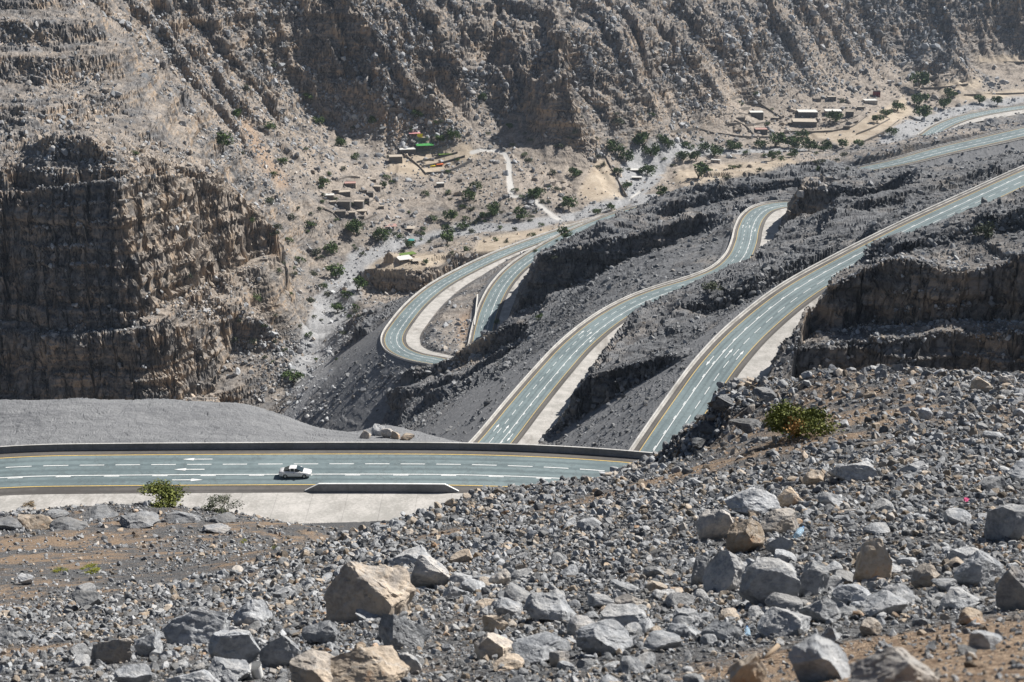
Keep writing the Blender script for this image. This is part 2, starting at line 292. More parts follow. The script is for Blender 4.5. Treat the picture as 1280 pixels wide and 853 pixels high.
# rock faces: (column, row of the foot, row of the top edge, distance) traced left to right with the high ground behind
SCARPS = [
 (.8, [(-300, 497, 424, 815), (0, 502, 424, 815), (100, 502, 420, 816), (190, 502, 414, 818), (222, 500, 408, 824), (262, 490, 412, 848), (285, 444, 402, 885)]),
 (1.0, [(-300, 398, 240, 845), (0, 398, 243, 842), (80, 396, 237, 842), (135, 394, 230, 842), (168, 392, 227, 846), (200, 375, 224, 872), (250, 345, 220, 920), (300, 330, 240, 955), (338, 318, 285, 975)]),
 (.9, [(1095, 332, 322, 445), (1010, 398, 376, 418), (950, 476, 448, 393), (965, 482, 428, 387), (1000, 486, 414, 385), (1060, 486, 402, 388), (1100, 486, 408, 383), (1180, 486, 398, 382), (1280, 486, 404, 378), (1500, 486, 402, 374)]),
 (.9, [(1100, 335, 324, 432), (1055, 372, 346, 418), (1012, 414, 382, 402), (1035, 410, 356, 400), (1070, 402, 338, 404), (1110, 402, 325, 400), (1180, 400, 324, 394), (1230, 400, 316, 397), (1280, 398, 318, 391), (1500, 398, 312, 386)]),
 (.7, [(700, 305, 300, 930), (662, 352, 322, 850), (640, 392, 330, 800), (690, 372, 316, 800), (740, 346, 304, 802), (800, 318, 291, 805), (860, 292, 274, 810)]),
 (.9, [(795, 412, 404, 522), (744, 474, 452, 462), (708, 538, 500, 420), (730, 530, 478, 418), (775, 508, 462, 416), (840, 474, 446, 414)]),
 (.5, [(430, 536, 520, 800), (470, 527, 496, 752), (520, 502, 476, 712), (570, 478, 458, 690), (630, 454, 440, 668)]),
 (.4, [(520, 474, 464, 742), (560, 464, 452, 735), (600, 446, 430, 726), (645, 430, 412, 720)]),
 (.5, [(452, 346, 340, 1075), (480, 364, 342, 1045), (530, 364, 342, 1040), (562, 346, 338, 1062)]),
 (.5, [(985, 298, 262, 715), (1000, 290, 240, 722), (1045, 268, 244, 716), (1090, 256, 240, 712)]),
 (.4, [(880, 392, 376, 520), (940, 366, 352, 525), (1010, 336, 322, 545)]), (.4, [(1090, 262, 250, 640), (1150, 248, 236, 650), (1240, 222, 210, 690)]),
 (.4, [(850, 262, 250, 870), (930, 243, 232, 880), (1010, 232, 222, 880)]), (.4, [(1150, 308, 300, 425), (1210, 292, 280, 430), (1285, 284, 270, 428)]),
]
for sc_, pts in SCARPS: pass
SCW = [(k, np.array([pd(u, v, d) + (tand(vt) * d,) for u, v, vt, d in pts])) for k, pts in SCARPS]
def scarps(x, y, h, warp):
    xf, yf, hf, wf = x.ravel(), y.ravel(), h.ravel(), warp.ravel(); hot = np.zeros_like(hf)
    for ci, (k, P) in enumerate(SCW):
        A = float(np.max(P[:, 3] - P[:, 2])); rad = 45 + A
        m = np.nonzero((xf > P[:, 0].min() - rad) & (xf < P[:, 0].max() + rad) & (yf > P[:, 1].min() - rad) & (yf < P[:, 1].max() + rad))[0]
        X_, Y_ = xf[m], yf[m]; best = np.full(len(m), 1e9, np.float32); sd = np.zeros(len(m), np.float32); zb = sd.copy(); zt = sd.copy(); end = sd.copy()
        n = len(P) - 1
        for i in range(n):
            a, b = P[i], P[i + 1]; d = b[:2] - a[:2]; L = math.hypot(*d)
            t = ((X_ - a[0]) * d[0] + (Y_ - a[1]) * d[1]) / (L * L); tc = np.clip(t, 0, 1)
            ex = X_ - a[0] - tc * d[0]; ey = Y_ - a[1] - tc * d[1]; dd = ex * ex + ey * ey
            q = dd < best; best[q] = dd[q]; cr = (d[0] * (Y_ - a[1]) - d[1] * (X_ - a[0])); sd[q] = (np.sqrt(dd) * np.sign(cr))[q]
            zb[q] = (a[2] + (b[2] - a[2]) * tc)[q]; zt[q] = (a[3] + (b[3] - a[3]) * tc)[q]
            over = np.zeros(len(m), np.float32)
            if i == 0: over = np.maximum(over, -t * L)
            if i == n - 1: over = np.maximum(over, (t - 1) * L)
            end[q] = over[q]
        H_ = zt - zb; dist = sd + wf[m] * k * np.clip(H_ / 30, .35, 1.)
        wv = np.clip(H_ * .125, 1.8, 11); w = np.clip((dist + wv) / (2 * wv), 0, 1)
        ks = np.maximum(2, np.round(max(A, 8) / min(13, max(5, A / 6)))); wk = w * ks; fl_ = np.floor(wk); w = np.clip((fl_ + sstep(.08, .5, wk - fl_)) / ks, 0, 1)
        hm = hf[m]; front = np.minimum(hm, zb + .03 * np.maximum(-sd, 0)); back = np.maximum(hm, zt - .5 * np.maximum(sd - 8, 0))
        back = np.where(sd < (999 if ci == 1 else 12), np.minimum(back, zt + (.5 if ci == 1 else .35) * np.maximum(sd, 0) + .3 * np.maximum(sd - 30, 0) + 2), back)
        new = front + (back - front) * w; fade = sstep(22, 2, end) * sstep(rad, rad * .55, np.abs(sd))
        hf[m] = hm + (new - hm) * fade; hot[m] = np.maximum(hot[m], fade * sstep(14, 4, np.abs(dist)))
    return hf.reshape(h.shape), hot.reshape(h.shape)

def ground(x, y):
    x = x.astype(np.float32); y = y.astype(np.float32)
    m0, rug0, tan0, st0 = macro(x, y); cliff = sstep(.55, 1.15, st0)
    # flutes: the plan of the rock faces is warped
    wa = sstep(.35, .9, rug0)
    sc = np.where(y < 185, .1, .9).astype(np.float32)      # grain of the rock: fine on the near hill, whole beds beyond
    far = sstep(1050, 1250, y)                      # the open mountain side beyond the stream: slabs and gullies instead of walls
    wx = fbm2(x / sc, y / sc, 46, 3, 1) * 8 * wa * sc; wy = fbm2(x / sc, y / sc, 34, 3, 2) * 9 * wa * sc
    cr = 1 - np.abs(fbm2(x / sc + 300, y / sc, 30, 2, 5)); wy = wy + (sstep(.86, 1., cr)) * 7 * wa * sc
    # pillars: blocks of the face stand forward or back, with open joints between them
    v1, e1 = cells2(x / sc / 13 + wx / 40, y / sc / 40); v2, e2 = cells2(x / sc / 4.6, y / sc / 15 + wx / 30)
    wc = wa * sc * (1 - .6 * far) * cliff
    wy = wy + ((v1 - .5) * 9 + (v2 - .5) * 3 - (1 - sstep(0, .09, e1)) * 3.2) * wc * (.45 + .55 * sstep(-.3, .3, fbm2(x, y, 60, 2, 6)))
    h, rug, tan, _ = macro(x + wx, y + wy)
    rel = np.where(y < 185, .07, np.clip(y / 880, .42, 1.05)).astype(np.float32); rc = np.where(y < 185, .07, .85).astype(np.float32)
    h = h + fbm2(x / rc, y / rc, 120, 5, 3, .52) * 7.5 * rel * (.12 + rug) * np.where(y < 140, .45, 1)
    rid = 1 - np.abs(fbm2(x / rc, y / rc, 75, 4, 6, .5)) * 2
    h = h + rid * 5.0 * rel * rug
    # slanting slabs with a steep shaded side, broken by gullies
    wv = fbm2(x, y, 160, 4, 7, .55)
    cc = (.8 * x + .6 * y) / 62 + wv * 1.5; fr = cc - np.floor(cc); saw = np.where(fr < .16, fr / .16, (1 - fr) / .84)
    cc2 = (.72 * x + .7 * y) / 21 + wv * 2.6 + .4 * fbm2(x, y, 30, 2, 1); fr2 = cc2 - np.floor(cc2); saw2 = np.where(fr2 < .2, fr2 / .2, (1 - fr2) / .8)
    sl = far * sstep(.25, .7, rug)
    h = h + (saw * 13 + saw2 * 4.5 - 8) * sl
    gul = np.abs(fbm2(x + 25 * wx / 13, y * .3, 55, 4, 7, .55))
    h = h - (1 - sstep(0, .2, gul)) * 6.0 * far * (.3 + .7 * rug)
    dip = h + x * .035 - y * .02 + fbm2(x, y, 110, 3, 4) * 4 * np.minimum(rel, 1)
    st = 21 * sc; tt = terrace(dip, st, 2.8) - dip
    st2 = 6.5 * sc; tt2 = terrace(dip + tt, st2, 5.0) - (dip + tt)
    patch = sstep(-.25, .35, fbm2(x, y, 130, 2, 2))
    wt = np.where(y < 1150, sstep(.15, .6, rug), sstep(.3, .85, rug)) * (1 - far * (1 - .45 * patch)) * np.where(y < 1150, .72 + .35 * patch, .3 + .5 * patch)
    h = h + tt * wt * .75 + tt2 * wt * .7
    b1, _ = cells2(x / rc / 12 + wx * .03, y / rc / 12); b2, _ = cells2(x / rc / 4.7 + wx * .02, y / rc / 5.5)
    h = h + ((b1 - .5) * 3.0 + (b2 - .5) * .7) * rel * sstep(.15, .6, rug) * (1 - .8 * cliff) * np.where(y > 140, 1, .5)
    st3 = 2.7; tt3 = terrace(h + x * .02, st3, 4.5) - (h + x * .02)
    h = h + tt3 * sstep(.2, .5, rug) * sstep(-.1, .3, fbm2(x, y, 35, 2, 3)) * np.where((y > 185) & (y < 1150), .9, 0)
    h, hot = scarps(x, y, h, (v1 - .5) * 5 + (v2 - .5) * 1.6 + fbm2(x, y, 34, 3, 2) * 8 - (1 - sstep(0, .07, e1)) * 1.8)
    rug = np.maximum(rug, hot * .95)
    qx, qy, _ = pd(572, 392, 805); inside = sstep(1.0, .6, ((x - qx) / 24) ** 2 + ((y - qy) / 48) ** 2)     # low ground inside the lower hairpin
    h = h + (np.minimum(h, -286.5) - h) * inside; rug = rug * (1 - inside)
    h, fill, bench, near = road_clamp(x, y, h)
    return h, rug, tan, fill, bench, near

# ------------------------------------------------------------------ one ground sheet, denser where the relief is steep
pin = np.linspace(-.47, .47, 1180)
cols = np.concatenate([np.linspace(-1.28, -.47, 70)[:-1], pin, np.linspace(.47, 1.28, 70)[1:]])
Dn = 3800
qf = np.linspace(math.log(2.2), math.log(2600), Dn); Df = np.exp(qf).astype(np.float32)
XX = (cols[:, None] * Df[None]).astype(np.float32); YY = np.broadcast_to(Df[None], XX.shape)
H, RUG, TAN, FILL, BENCH, NEAR = ground(XX, YY)
T = H / YY
vis = T >= np.maximum.accumulate(T, axis=1) - 1e-3
dT = np.abs(np.gradient(T, axis=1)); dq = qf[1] - qf[0]
dens = (dT + .04 * dq) * np.where(vis, 1, .4)
kern1 = np.ones(31) / 31
def blur_cols(a, w):
    c = np.cumsum(np.pad(a, ((w + 1, w), (0, 0)), mode='edge'), axis=0, dtype=np.float64)
    return ((c[2 * w + 1:] - c[:-2 * w - 1]) / (2 * w + 1)).astype(np.float32)
dens = blur_cols(blur_cols(dens, 14), 10)
cum = np.cumsum(dens, axis=1, dtype=np.float64); cum = (cum - cum[:, :1]) / (cum[:, -1:] - cum[:, :1])
NR = 1450
rowpos = np.linspace(0, 1, NR)
nC = len(cols)
gq = np.empty((nC, NR)); fields = [np.empty((nC, NR), np.float32) for _ in range(6)]
for i in range(nC):
    fi = np.interp(rowpos, cum[i], np.arange(Dn)); gq[i] = np.interp(fi, np.arange(Dn), qf)
    for a, src in zip(fields, (H, RUG, TAN, FILL, BENCH, NEAR)): a[i] = np.interp(fi, np.arange(Dn), src[i])
GY = np.exp(gq).astype(np.float32); GX = (cols[:, None] * GY).astype(np.float32)
GZ, RUGv, TANv, FILLv, BENCHv, NEARv = fields
# what the surface is made of: stream gravel, fields, concrete tracks (traced on the relief)
def hit0(u, v):
    p, t = ray(u, v); i = int(np.argmin(np.abs(cols - p))); j = int(np.argmax(T[i] >= t))
    return (p * Df[j], Df[j], H[i, j])
def near_line(pts, y0=600):
    """distance of every sheet vertex to a traced line, and its half width there"""
    W3 = np.array([hit0(u, v)[:2] + (w,) for u, v, w in pts]); best = np.full(GX.shape, 1e3, np.float32)
    for a, b in zip(W3[:-1], W3[1:]):
        m = (GX > min(a[0], b[0]) - 60) & (GX < max(a[0], b[0]) + 60) & (GY > min(a[1], b[1]) - 60) & (GY < max(a[1], b[1]) + 60)
        d = b[:2] - a[:2]; L2 = (d ** 2).sum() + 1e-6
        t = np.clip(((GX[m] - a[0]) * d[0] + (GY[m] - a[1]) * d[1]) / L2, 0, 1)
        dist = np.hypot(GX[m] - a[0] - t * d[0], GY[m] - a[1] - t * d[1]) - (a[2] + (b[2] - a[2]) * t)
        best[m] = np.minimum(best[m], dist)
    return best
jit = fbm2(GX, GY, 22, 4, 1) * 9
GRV = np.zeros_like(GX); DIRT = np.zeros_like(GX); PALE = np.zeros_like(GX); ORA = np.zeros_like(GX)
for ln in [[(365, 520, 7), (385, 485, 9), (398, 450, 10), (405, 420, 11), (415, 385, 10), (430, 355, 11), (455, 328, 9), (500, 305, 7), (540, 296, 7), (600, 286, 6), (660, 284, 6), (720, 272, 7), (770, 255, 10), (795, 232, 12), (808, 208, 12), (830, 192, 9), (880, 187, 7), (940, 189, 5), (1000, 188, 4)],
           [(800, 215, 8), (815, 198, 5), (850, 183, 3)], [(785, 240, 6), (800, 255, 7), (812, 245, 6)], [(1110, 178, 8), (1140, 160, 12), (1165, 148, 10), (1200, 137, 9), (1285, 122, 8)]]:
    GRV = np.maximum(GRV, sstep(4.5, -2, near_line([(a, b, c * 1.4) for a, b, c in ln]) + jit))
for ln in [[(590, 193, 2.3), (600, 189.5, 2.4), (620, 190, 2.4), (631, 194, 2.4), (636, 203, 2.4), (637, 225, 2.4), (639, 241, 3.2)], [(641, 246, 2.6), (656, 248, 2.2)], [(669, 251, 3), (682, 263, 3), (700, 275, 3.2)],
           [(788, 250, 1.6), (800, 240, 1.6)]]:
    PALE = np.maximum(PALE, sstep(.7, -.3, near_line(ln)))
PU, PV = proj(GX, GY, GZ); GT = GZ / GY; GV = GT >= np.maximum.accumulate(GT, axis=1) - 2e-3
def poly(pts, soft=2.0):
    P = np.array(pts, float); m = GV & (PU > P[:, 0].min()) & (PU < P[:, 0].max()) & (PV > P[:, 1].min()) & (PV < P[:, 1].max()) & (GY > 500)
    x = PU[m]; y = PV[m]; ins = np.zeros(len(x), bool)
    for (x0, y0), (x1, y1) in zip(P, np.roll(P, -1, 0)):
        c = ((y0 > y) != (y1 > y)) & (x < (x1 - x0) * (y - y0) / (y1 - y0 + 1e-9) + x0); ins ^= c
    o = np.zeros_like(GX); o[m] = ins; return o
for pg in [[(726, 234), (742, 206), (757, 197), (768, 222), (783, 247), (745, 252), (722, 246)], [(840, 226), (850, 212), (930, 203), (985, 203), (965, 213), (905, 224), (860, 233)],
           [(590, 318), (600, 298), (650, 290), (705, 283), (760, 268), (720, 281), (650, 300), (606, 325)], [(455, 336), (488, 318), (555, 317), (562, 326), (500, 346)], [(1030, 172), (1075, 152), (1130, 122), (1142, 140), (1100, 168), (1056, 184)],
           [(1165, 106), (1226, 97), (1228, 110), (1178, 119)], [(1190, 119), (1282, 111), (1282, 120), (1205, 126)], [(1215, 72), (1282, 68), (1282, 78), (1225, 79)],
           [(572, 434), (590, 422), (617, 417), (612, 428), (580, 438)], [(480, 215), (500, 190), (585, 178), (600, 195), (530, 222)], [(985, 175), (1030, 160), (1060, 168), (1010, 178)], [(955, 200), (985, 196), (1000, 204), (960, 210)]]:
    DIRT = np.maximum(DIRT, poly(pg))
for pg in [[(296, 150), (312, 150), (345, 205), (365, 235), (350, 236), (320, 200)], [(335, 300), (352, 296), (352, 315), (342, 322)], [(1095, 500), (1110, 470)], [(470, 138), (500, 138), (520, 158), (500, 178), (478, 160)], [(575, 395), (600, 380), (598, 420), (570, 430)]]:
    ORA = np.maximum(ORA, poly(pg))
def soften(a, n=2):
    for _ in range(n):
        a = (np.roll(a, 1, 0) + 2 * a + np.roll(a, -1, 0)) / 4; a = (np.roll(a, 1, 1) + 2 * a + np.roll(a, -1, 1)) / 4
    return a
DIRT = soften(DIRT, 3); ORA = soften(ORA, 8)
# broken rock: displace along the normal with solid noise
def grid_normals(x, y, z):
    ax, ay, az = [np.gradient(a, axis=0) for a in (x, y, z)]; bx, by, bz = [np.gradient(a, axis=1) for a in (x, y, z)]
    nx = ay * bz - az * by; ny = az * bx - ax * bz; nz = ax * by - ay * bx
    l = np.sqrt(nx * nx + ny * ny + nz * nz) + 1e-9
    s = np.sign(nz + 1e-12); return nx / l * s, ny / l * s, nz / l * s
def cells(x, y, z):
    """jittered cells: a random value per cell and the distance between the two nearest cell centres"""
    xi = np.floor(x - .5).astype(np.int32); yi = np.floor(y - .5).astype(np.int32); zi = np.floor(z - .5).astype(np.int32)
    f1 = np.full(x.shape, 9., np.float32); f2 = f1.copy(); val = np.zeros_like(f1)
    for a in (0, 1):
        for b in (0, 1):
            for c in (0, 1):
                I = (xi + a) & 63; J = (yi + b) & 63; K = (zi + c) & 63; r0 = TILE3[I, J, K]; r1 = TILE3[J, K, I]; r2 = TILE3[K, I, J]
                d = (xi + a + .5 + (r0 - .5) * .8 - x) ** 2 + (yi + b + .5 + (r1 - .5) * .8 - y) ** 2 + (zi + c + .5 + (r2 - .5) * .8 - z) ** 2
                d = d.astype(np.float32); m = d < f1
                f2 = np.where(m, f1, np.minimum(f2, d)); val = np.where(m, TILE3[(I + 31) & 63, J, (K + 17) & 63], val); f1 = np.where(m, d, f1)
    return val, np.sqrt(f2) - np.sqrt(f1)
nx, ny, nz = [soften(a, 7) for a in grid_normals(GX, GY, GZ)]
l_ = np.sqrt(nx * nx + ny * ny + nz * nz) + 1e-9; nx /= l_; ny /= l_; nz /= l_
flat = np.clip(BENCHv * 1.2 + PALE + .8 * DIRT, 0, 1)
keep = 1 - flat
steep = sstep(.85, .35, nz)
ss = np.where(GY < 185, .06, .85).astype(np.float32)
amp = np.clip(.4 + GY / 1300, .4, 1.3) * keep * (1 - .85 * FILLv) * (1 - .5 * GRV) * (.10 + .9 * RUGv)
n1 = fbm3(GX / ss, GY / ss, GZ / ss * 2.0, 11, 3, 0, .42)
n2 = 1 - 2 * np.abs(fbm3(GX / ss, GY / ss, GZ / ss * .6, 8, 2, 20, .4))
sh = fbm3(GX / ss, GY / ss, GZ / ss, 6, 2, 40) * .5
tl = .25 * GX                                       # beds dip a little
c1, e1 = cells(GX / ss / 7.5 + sh, GY / ss / 7.5, (GZ + tl * .1) / ss / (4 + 5.5 * steep) + sh)
c2, e2 = cells(GX / ss / 2.6 + sh, GY / ss / 2.6 + sh, GZ / ss / 1.7)
def beds(z, h, k):
    f = z / h; i = np.floor(f); r = (f - i).astype(np.float32); i = i.astype(np.int32); t = TILE2[k, 7]
    return t[(i - 1) & 255] + (t[i & 255] - t[(i - 1) & 255]) * sstep(0, .16, r) - .5
zz = GZ + tl * .12 + sh * 1.6 + fbm2(GX, GY, 60, 2, 5) * 2.5
bed = beds(zz, 6.3, 3) * 1.1 + beds(zz, 2.4, 4) * .6
disp = amp * ss * (n1 * 1.2 * (.5 + .5 * steep) + n2 * (.1 + .4 * steep) + (c1 - .5) * (2.2 + .6 * steep) - (1 - sstep(0, .10, e1)) * (.1 + .8 * steep) * sstep(.2, .6, RUGv) + (c2 - .5) * (.25 + .55 * steep) + bed * (.15 + 4.2 * steep))
disp = disp + (keep * (1 - FILLv) * ss * (c2 - .4) * .15)
GX = GX + nx * disp; GY = GY + ny * disp; GZ = GZ + nz * disp
BLK = c1 * .6 + c2 * .4
TG = GZ / GY

def grid_mesh(name, x, y, z, attrs, mat):
    a, b = x.shape
    me = bpy.data.meshes.new(name)
    me.vertices.add(a * b)
    co = np.stack([x, y, z], -1).reshape(-1).astype(np.float32); me.vertices.foreach_set("co", co)
    idx = np.arange(a * b, dtype=np.int32).reshape(a, b)
    q = np.stack([idx[:-1, :-1], idx[1:, :-1], idx[1:, 1:], idx[:-1, 1:]], -1).reshape(-1, 4)
    nf = len(q); me.loops.add(nf * 4); me.polygons.add(nf)
    me.loops.foreach_set("vertex_index", q.reshape(-1)); me.polygons.foreach_set("loop_start", np.arange(0, nf * 4, 4, dtype=np.int32))
    me.polygons.foreach_set("loop_total", np.full(nf, 4, np.int32))
    me.update(calc_edges=True)
    me.polygons.foreach_set("use_smooth", np.zeros(nf, bool))
    for k, v in attrs.items():
        at = me.attributes.new(k, 'FLOAT', 'POINT'); at.data.foreach_set("value", v.reshape(-1).astype(np.float32))
    me.materials.append(mat)
    o = bpy.data.objects.new(name, me); COL.objects.link(o); return o

# ------------------------------------------------------------------ materials
class NB:
    def __init__(s, name):
        s.m = bpy.data.materials.new(name); s.m.use_nodes = True; s.t = s.m.node_tree; s.b = s.t.nodes["Principled BSDF"]; s.b.inputs["Roughness"].default_value = .9
        s.b.inputs["Specular IOR Level"].default_value = .25
    def n(s, typ, **kw):
        nd = s.t.nodes.new(typ)
        for k, v in kw.items():
            if k.startswith('i_'): nd.inputs[k[2:].replace('_', ' ')].default_value = v
            else: setattr(nd, k, v)
        return nd
    def l(s, a, b): s.t.links.new(a, b)
    def val(s, x, inp):
        if hasattr(x, 'is_linked') or isinstance(x, bpy.types.NodeSocket): s.l(x, inp)
        else: inp.default_value = x
    def math(s, op, a, b=0.0, clamp=False):
        nd = s.n("ShaderNodeMath", operation=op, use_clamp=clamp); s.val(a, nd.inputs[0]); s.val(b, nd.inputs[1]); return nd.outputs[0]
    def mix(s, f, a, b):
        nd = s.n("ShaderNodeMix", data_type='RGBA'); s.val(f, nd.inputs[0])
        for x, inp in ((a, nd.inputs[6]), (b, nd.inputs[7])):
            if isinstance(x, tuple): inp.default_value = x + ((1,) if len(x) == 3 else ())
            else: s.l(x, inp)
        return nd.outputs[2]
    def noise(s, sc, det=6, rough=.6, vec=None, out=0):
        nd = s.n("ShaderNodeTexNoise"); nd.inputs["Scale"].default_value = sc; nd.inputs["Detail"].default_value = det; nd.inputs["Roughness"].default_value = rough
        if vec is not None: s.l(vec, nd.inputs["Vector"])
        return nd.outputs[out]
    def ramp(s, f, lo, hi):
        nd = s.n("ShaderNodeMapRange", interpolation_type='SMOOTHSTEP'); nd.inputs[1].default_value = lo; nd.inputs[2].default_value = hi; s.l(f, nd.inputs[0]); return nd.outputs[0]
    def attr(s, name): return s.n("ShaderNodeAttribute", attribute_name=name).outputs["Fac"]
    def pos(s, scale=None):
        g = s.n("ShaderNodeNewGeometry").outputs["Position"]
        if scale is None: return g
        mp = s.n("ShaderNodeMapping"); mp.inputs["Scale"].default_value = scale; s.l(g, mp.inputs["Vector"]); return mp.outputs[0]
    def bump(s, h, strength, dist):
        nd = s.n("ShaderNodeBump"); nd.inputs["Strength"].default_value = strength; nd.inputs["Distance"].default_value = dist; s.l(h, nd.inputs["Height"])
        s.l(nd.outputs[0], s.b.inputs["Normal"]); return nd
    def color(s, c):
        if isinstance(c, tuple): s.b.inputs["Base Color"].default_value = c + (1,)
        else: s.l(c, s.b.inputs["Base Color"])
        return s

# ------------------------------------------------------------------ materials
class NB:
    def __init__(s, name, rough=.9, spec=.25):
        s.m = bpy.data.materials.new(name); s.m.use_nodes = True; s.t = s.m.node_tree; s.b = s.t.nodes["Principled BSDF"]
        s.b.inputs["Roughness"].default_value = rough; s.b.inputs["Specular IOR Level"].default_value = spec
    def n(s, typ, **kw):
        nd = s.t.nodes.new(typ)
        for k, v in kw.items(): setattr(nd, k, v)
        return nd
    def l(s, a, b): s.t.links.new(a, b)
    def val(s, x, inp):
        if isinstance(x, bpy.types.NodeSocket): s.l(x, inp)
        else: inp.default_value = x
    def math(s, op, a, b=0.0, clamp=False):
        nd = s.n("ShaderNodeMath", operation=op, use_clamp=clamp); s.val(a, nd.inputs[0]); s.val(b, nd.inputs[1]); return nd.outputs[0]
    def add(s, *xs):
        o = xs[0]
        for x in xs[1:]: o = s.math('ADD', o, x)
        return o
    def cen(s, x, k): return s.math('MULTIPLY', s.math('SUBTRACT', x, .5), k)
    def mix(s, f, a, b, mode='MIX'):
        nd = s.n("ShaderNodeMix", data_type='RGBA', blend_type=mode); s.val(f, nd.inputs[0])
        for x, inp in ((a, nd.inputs[6]), (b, nd.inputs[7])):
            if isinstance(x, tuple): inp.default_value = x + ((1,) if len(x) == 3 else ())
            else: s.l(x, inp)
        return nd.outputs[2]
    def fmix(s, f, a, b):
        nd = s.n("ShaderNodeMix", data_type='FLOAT'); s.val(f, nd.inputs[0]); s.val(a, nd.inputs[2]); s.val(b, nd.inputs[3]); return nd.outputs[0]
    def noise(s, sc, det=6, rough=.6, vec=None):
        nd = s.n("ShaderNodeTexNoise"); nd.inputs["Scale"].default_value = sc; nd.inputs["Detail"].default_value = det; nd.inputs["Roughness"].default_value = rough
        if vec is not None: s.l(vec, nd.inputs["Vector"])
        return nd.outputs[0]
    def vor(s, sc, vec, out="Distance", feat='F1'):
        nd = s.n("ShaderNodeTexVoronoi", feature=feat); nd.inputs["Scale"].default_value = sc; s.l(vec, nd.inputs["Vector"]); return nd.outputs[out]
    def ramp(s, f, lo, hi):
        nd = s.n("ShaderNodeMapRange", interpolation_type='SMOOTHSTEP'); nd.inputs[1].default_value = lo; nd.inputs[2].default_value = hi; s.l(f, nd.inputs[0]); return nd.outputs[0]
    def attr(s, name): return s.n("ShaderNodeAttribute", attribute_name=name).outputs["Fac"]
    def geo(s, out): return s.n("ShaderNodeNewGeometry").outputs[out]
    def obj(s): return s.n("ShaderNodeTexCoord").outputs["Object"]
    def pos(s, scale=None, vec=None):
        g = vec or s.geo("Position")
        if scale is None: return g
        mp = s.n("ShaderNodeMapping"); mp.inputs["Scale"].default_value = scale; s.l(g, mp.inputs["Vector"]); return mp.outputs[0]
    def sep(s, v, k): nd = s.n("ShaderNodeSeparateXYZ"); s.l(v, nd.inputs[0]); return nd.outputs[k]
    def bump(s, h, strength, dist):
        nd = s.n("ShaderNodeBump"); nd.inputs["Strength"].default_value = strength; nd.inputs["Distance"].default_value = dist; s.l(h, nd.inputs["Height"])
        s.l(nd.outputs[0], s.b.inputs["Normal"])
    def color(s, c):
        if isinstance(c, tuple): s.b.inputs["Base Color"].default_value = c + (1,)
        else: s.l(c, s.b.inputs["Base Color"])
        return s

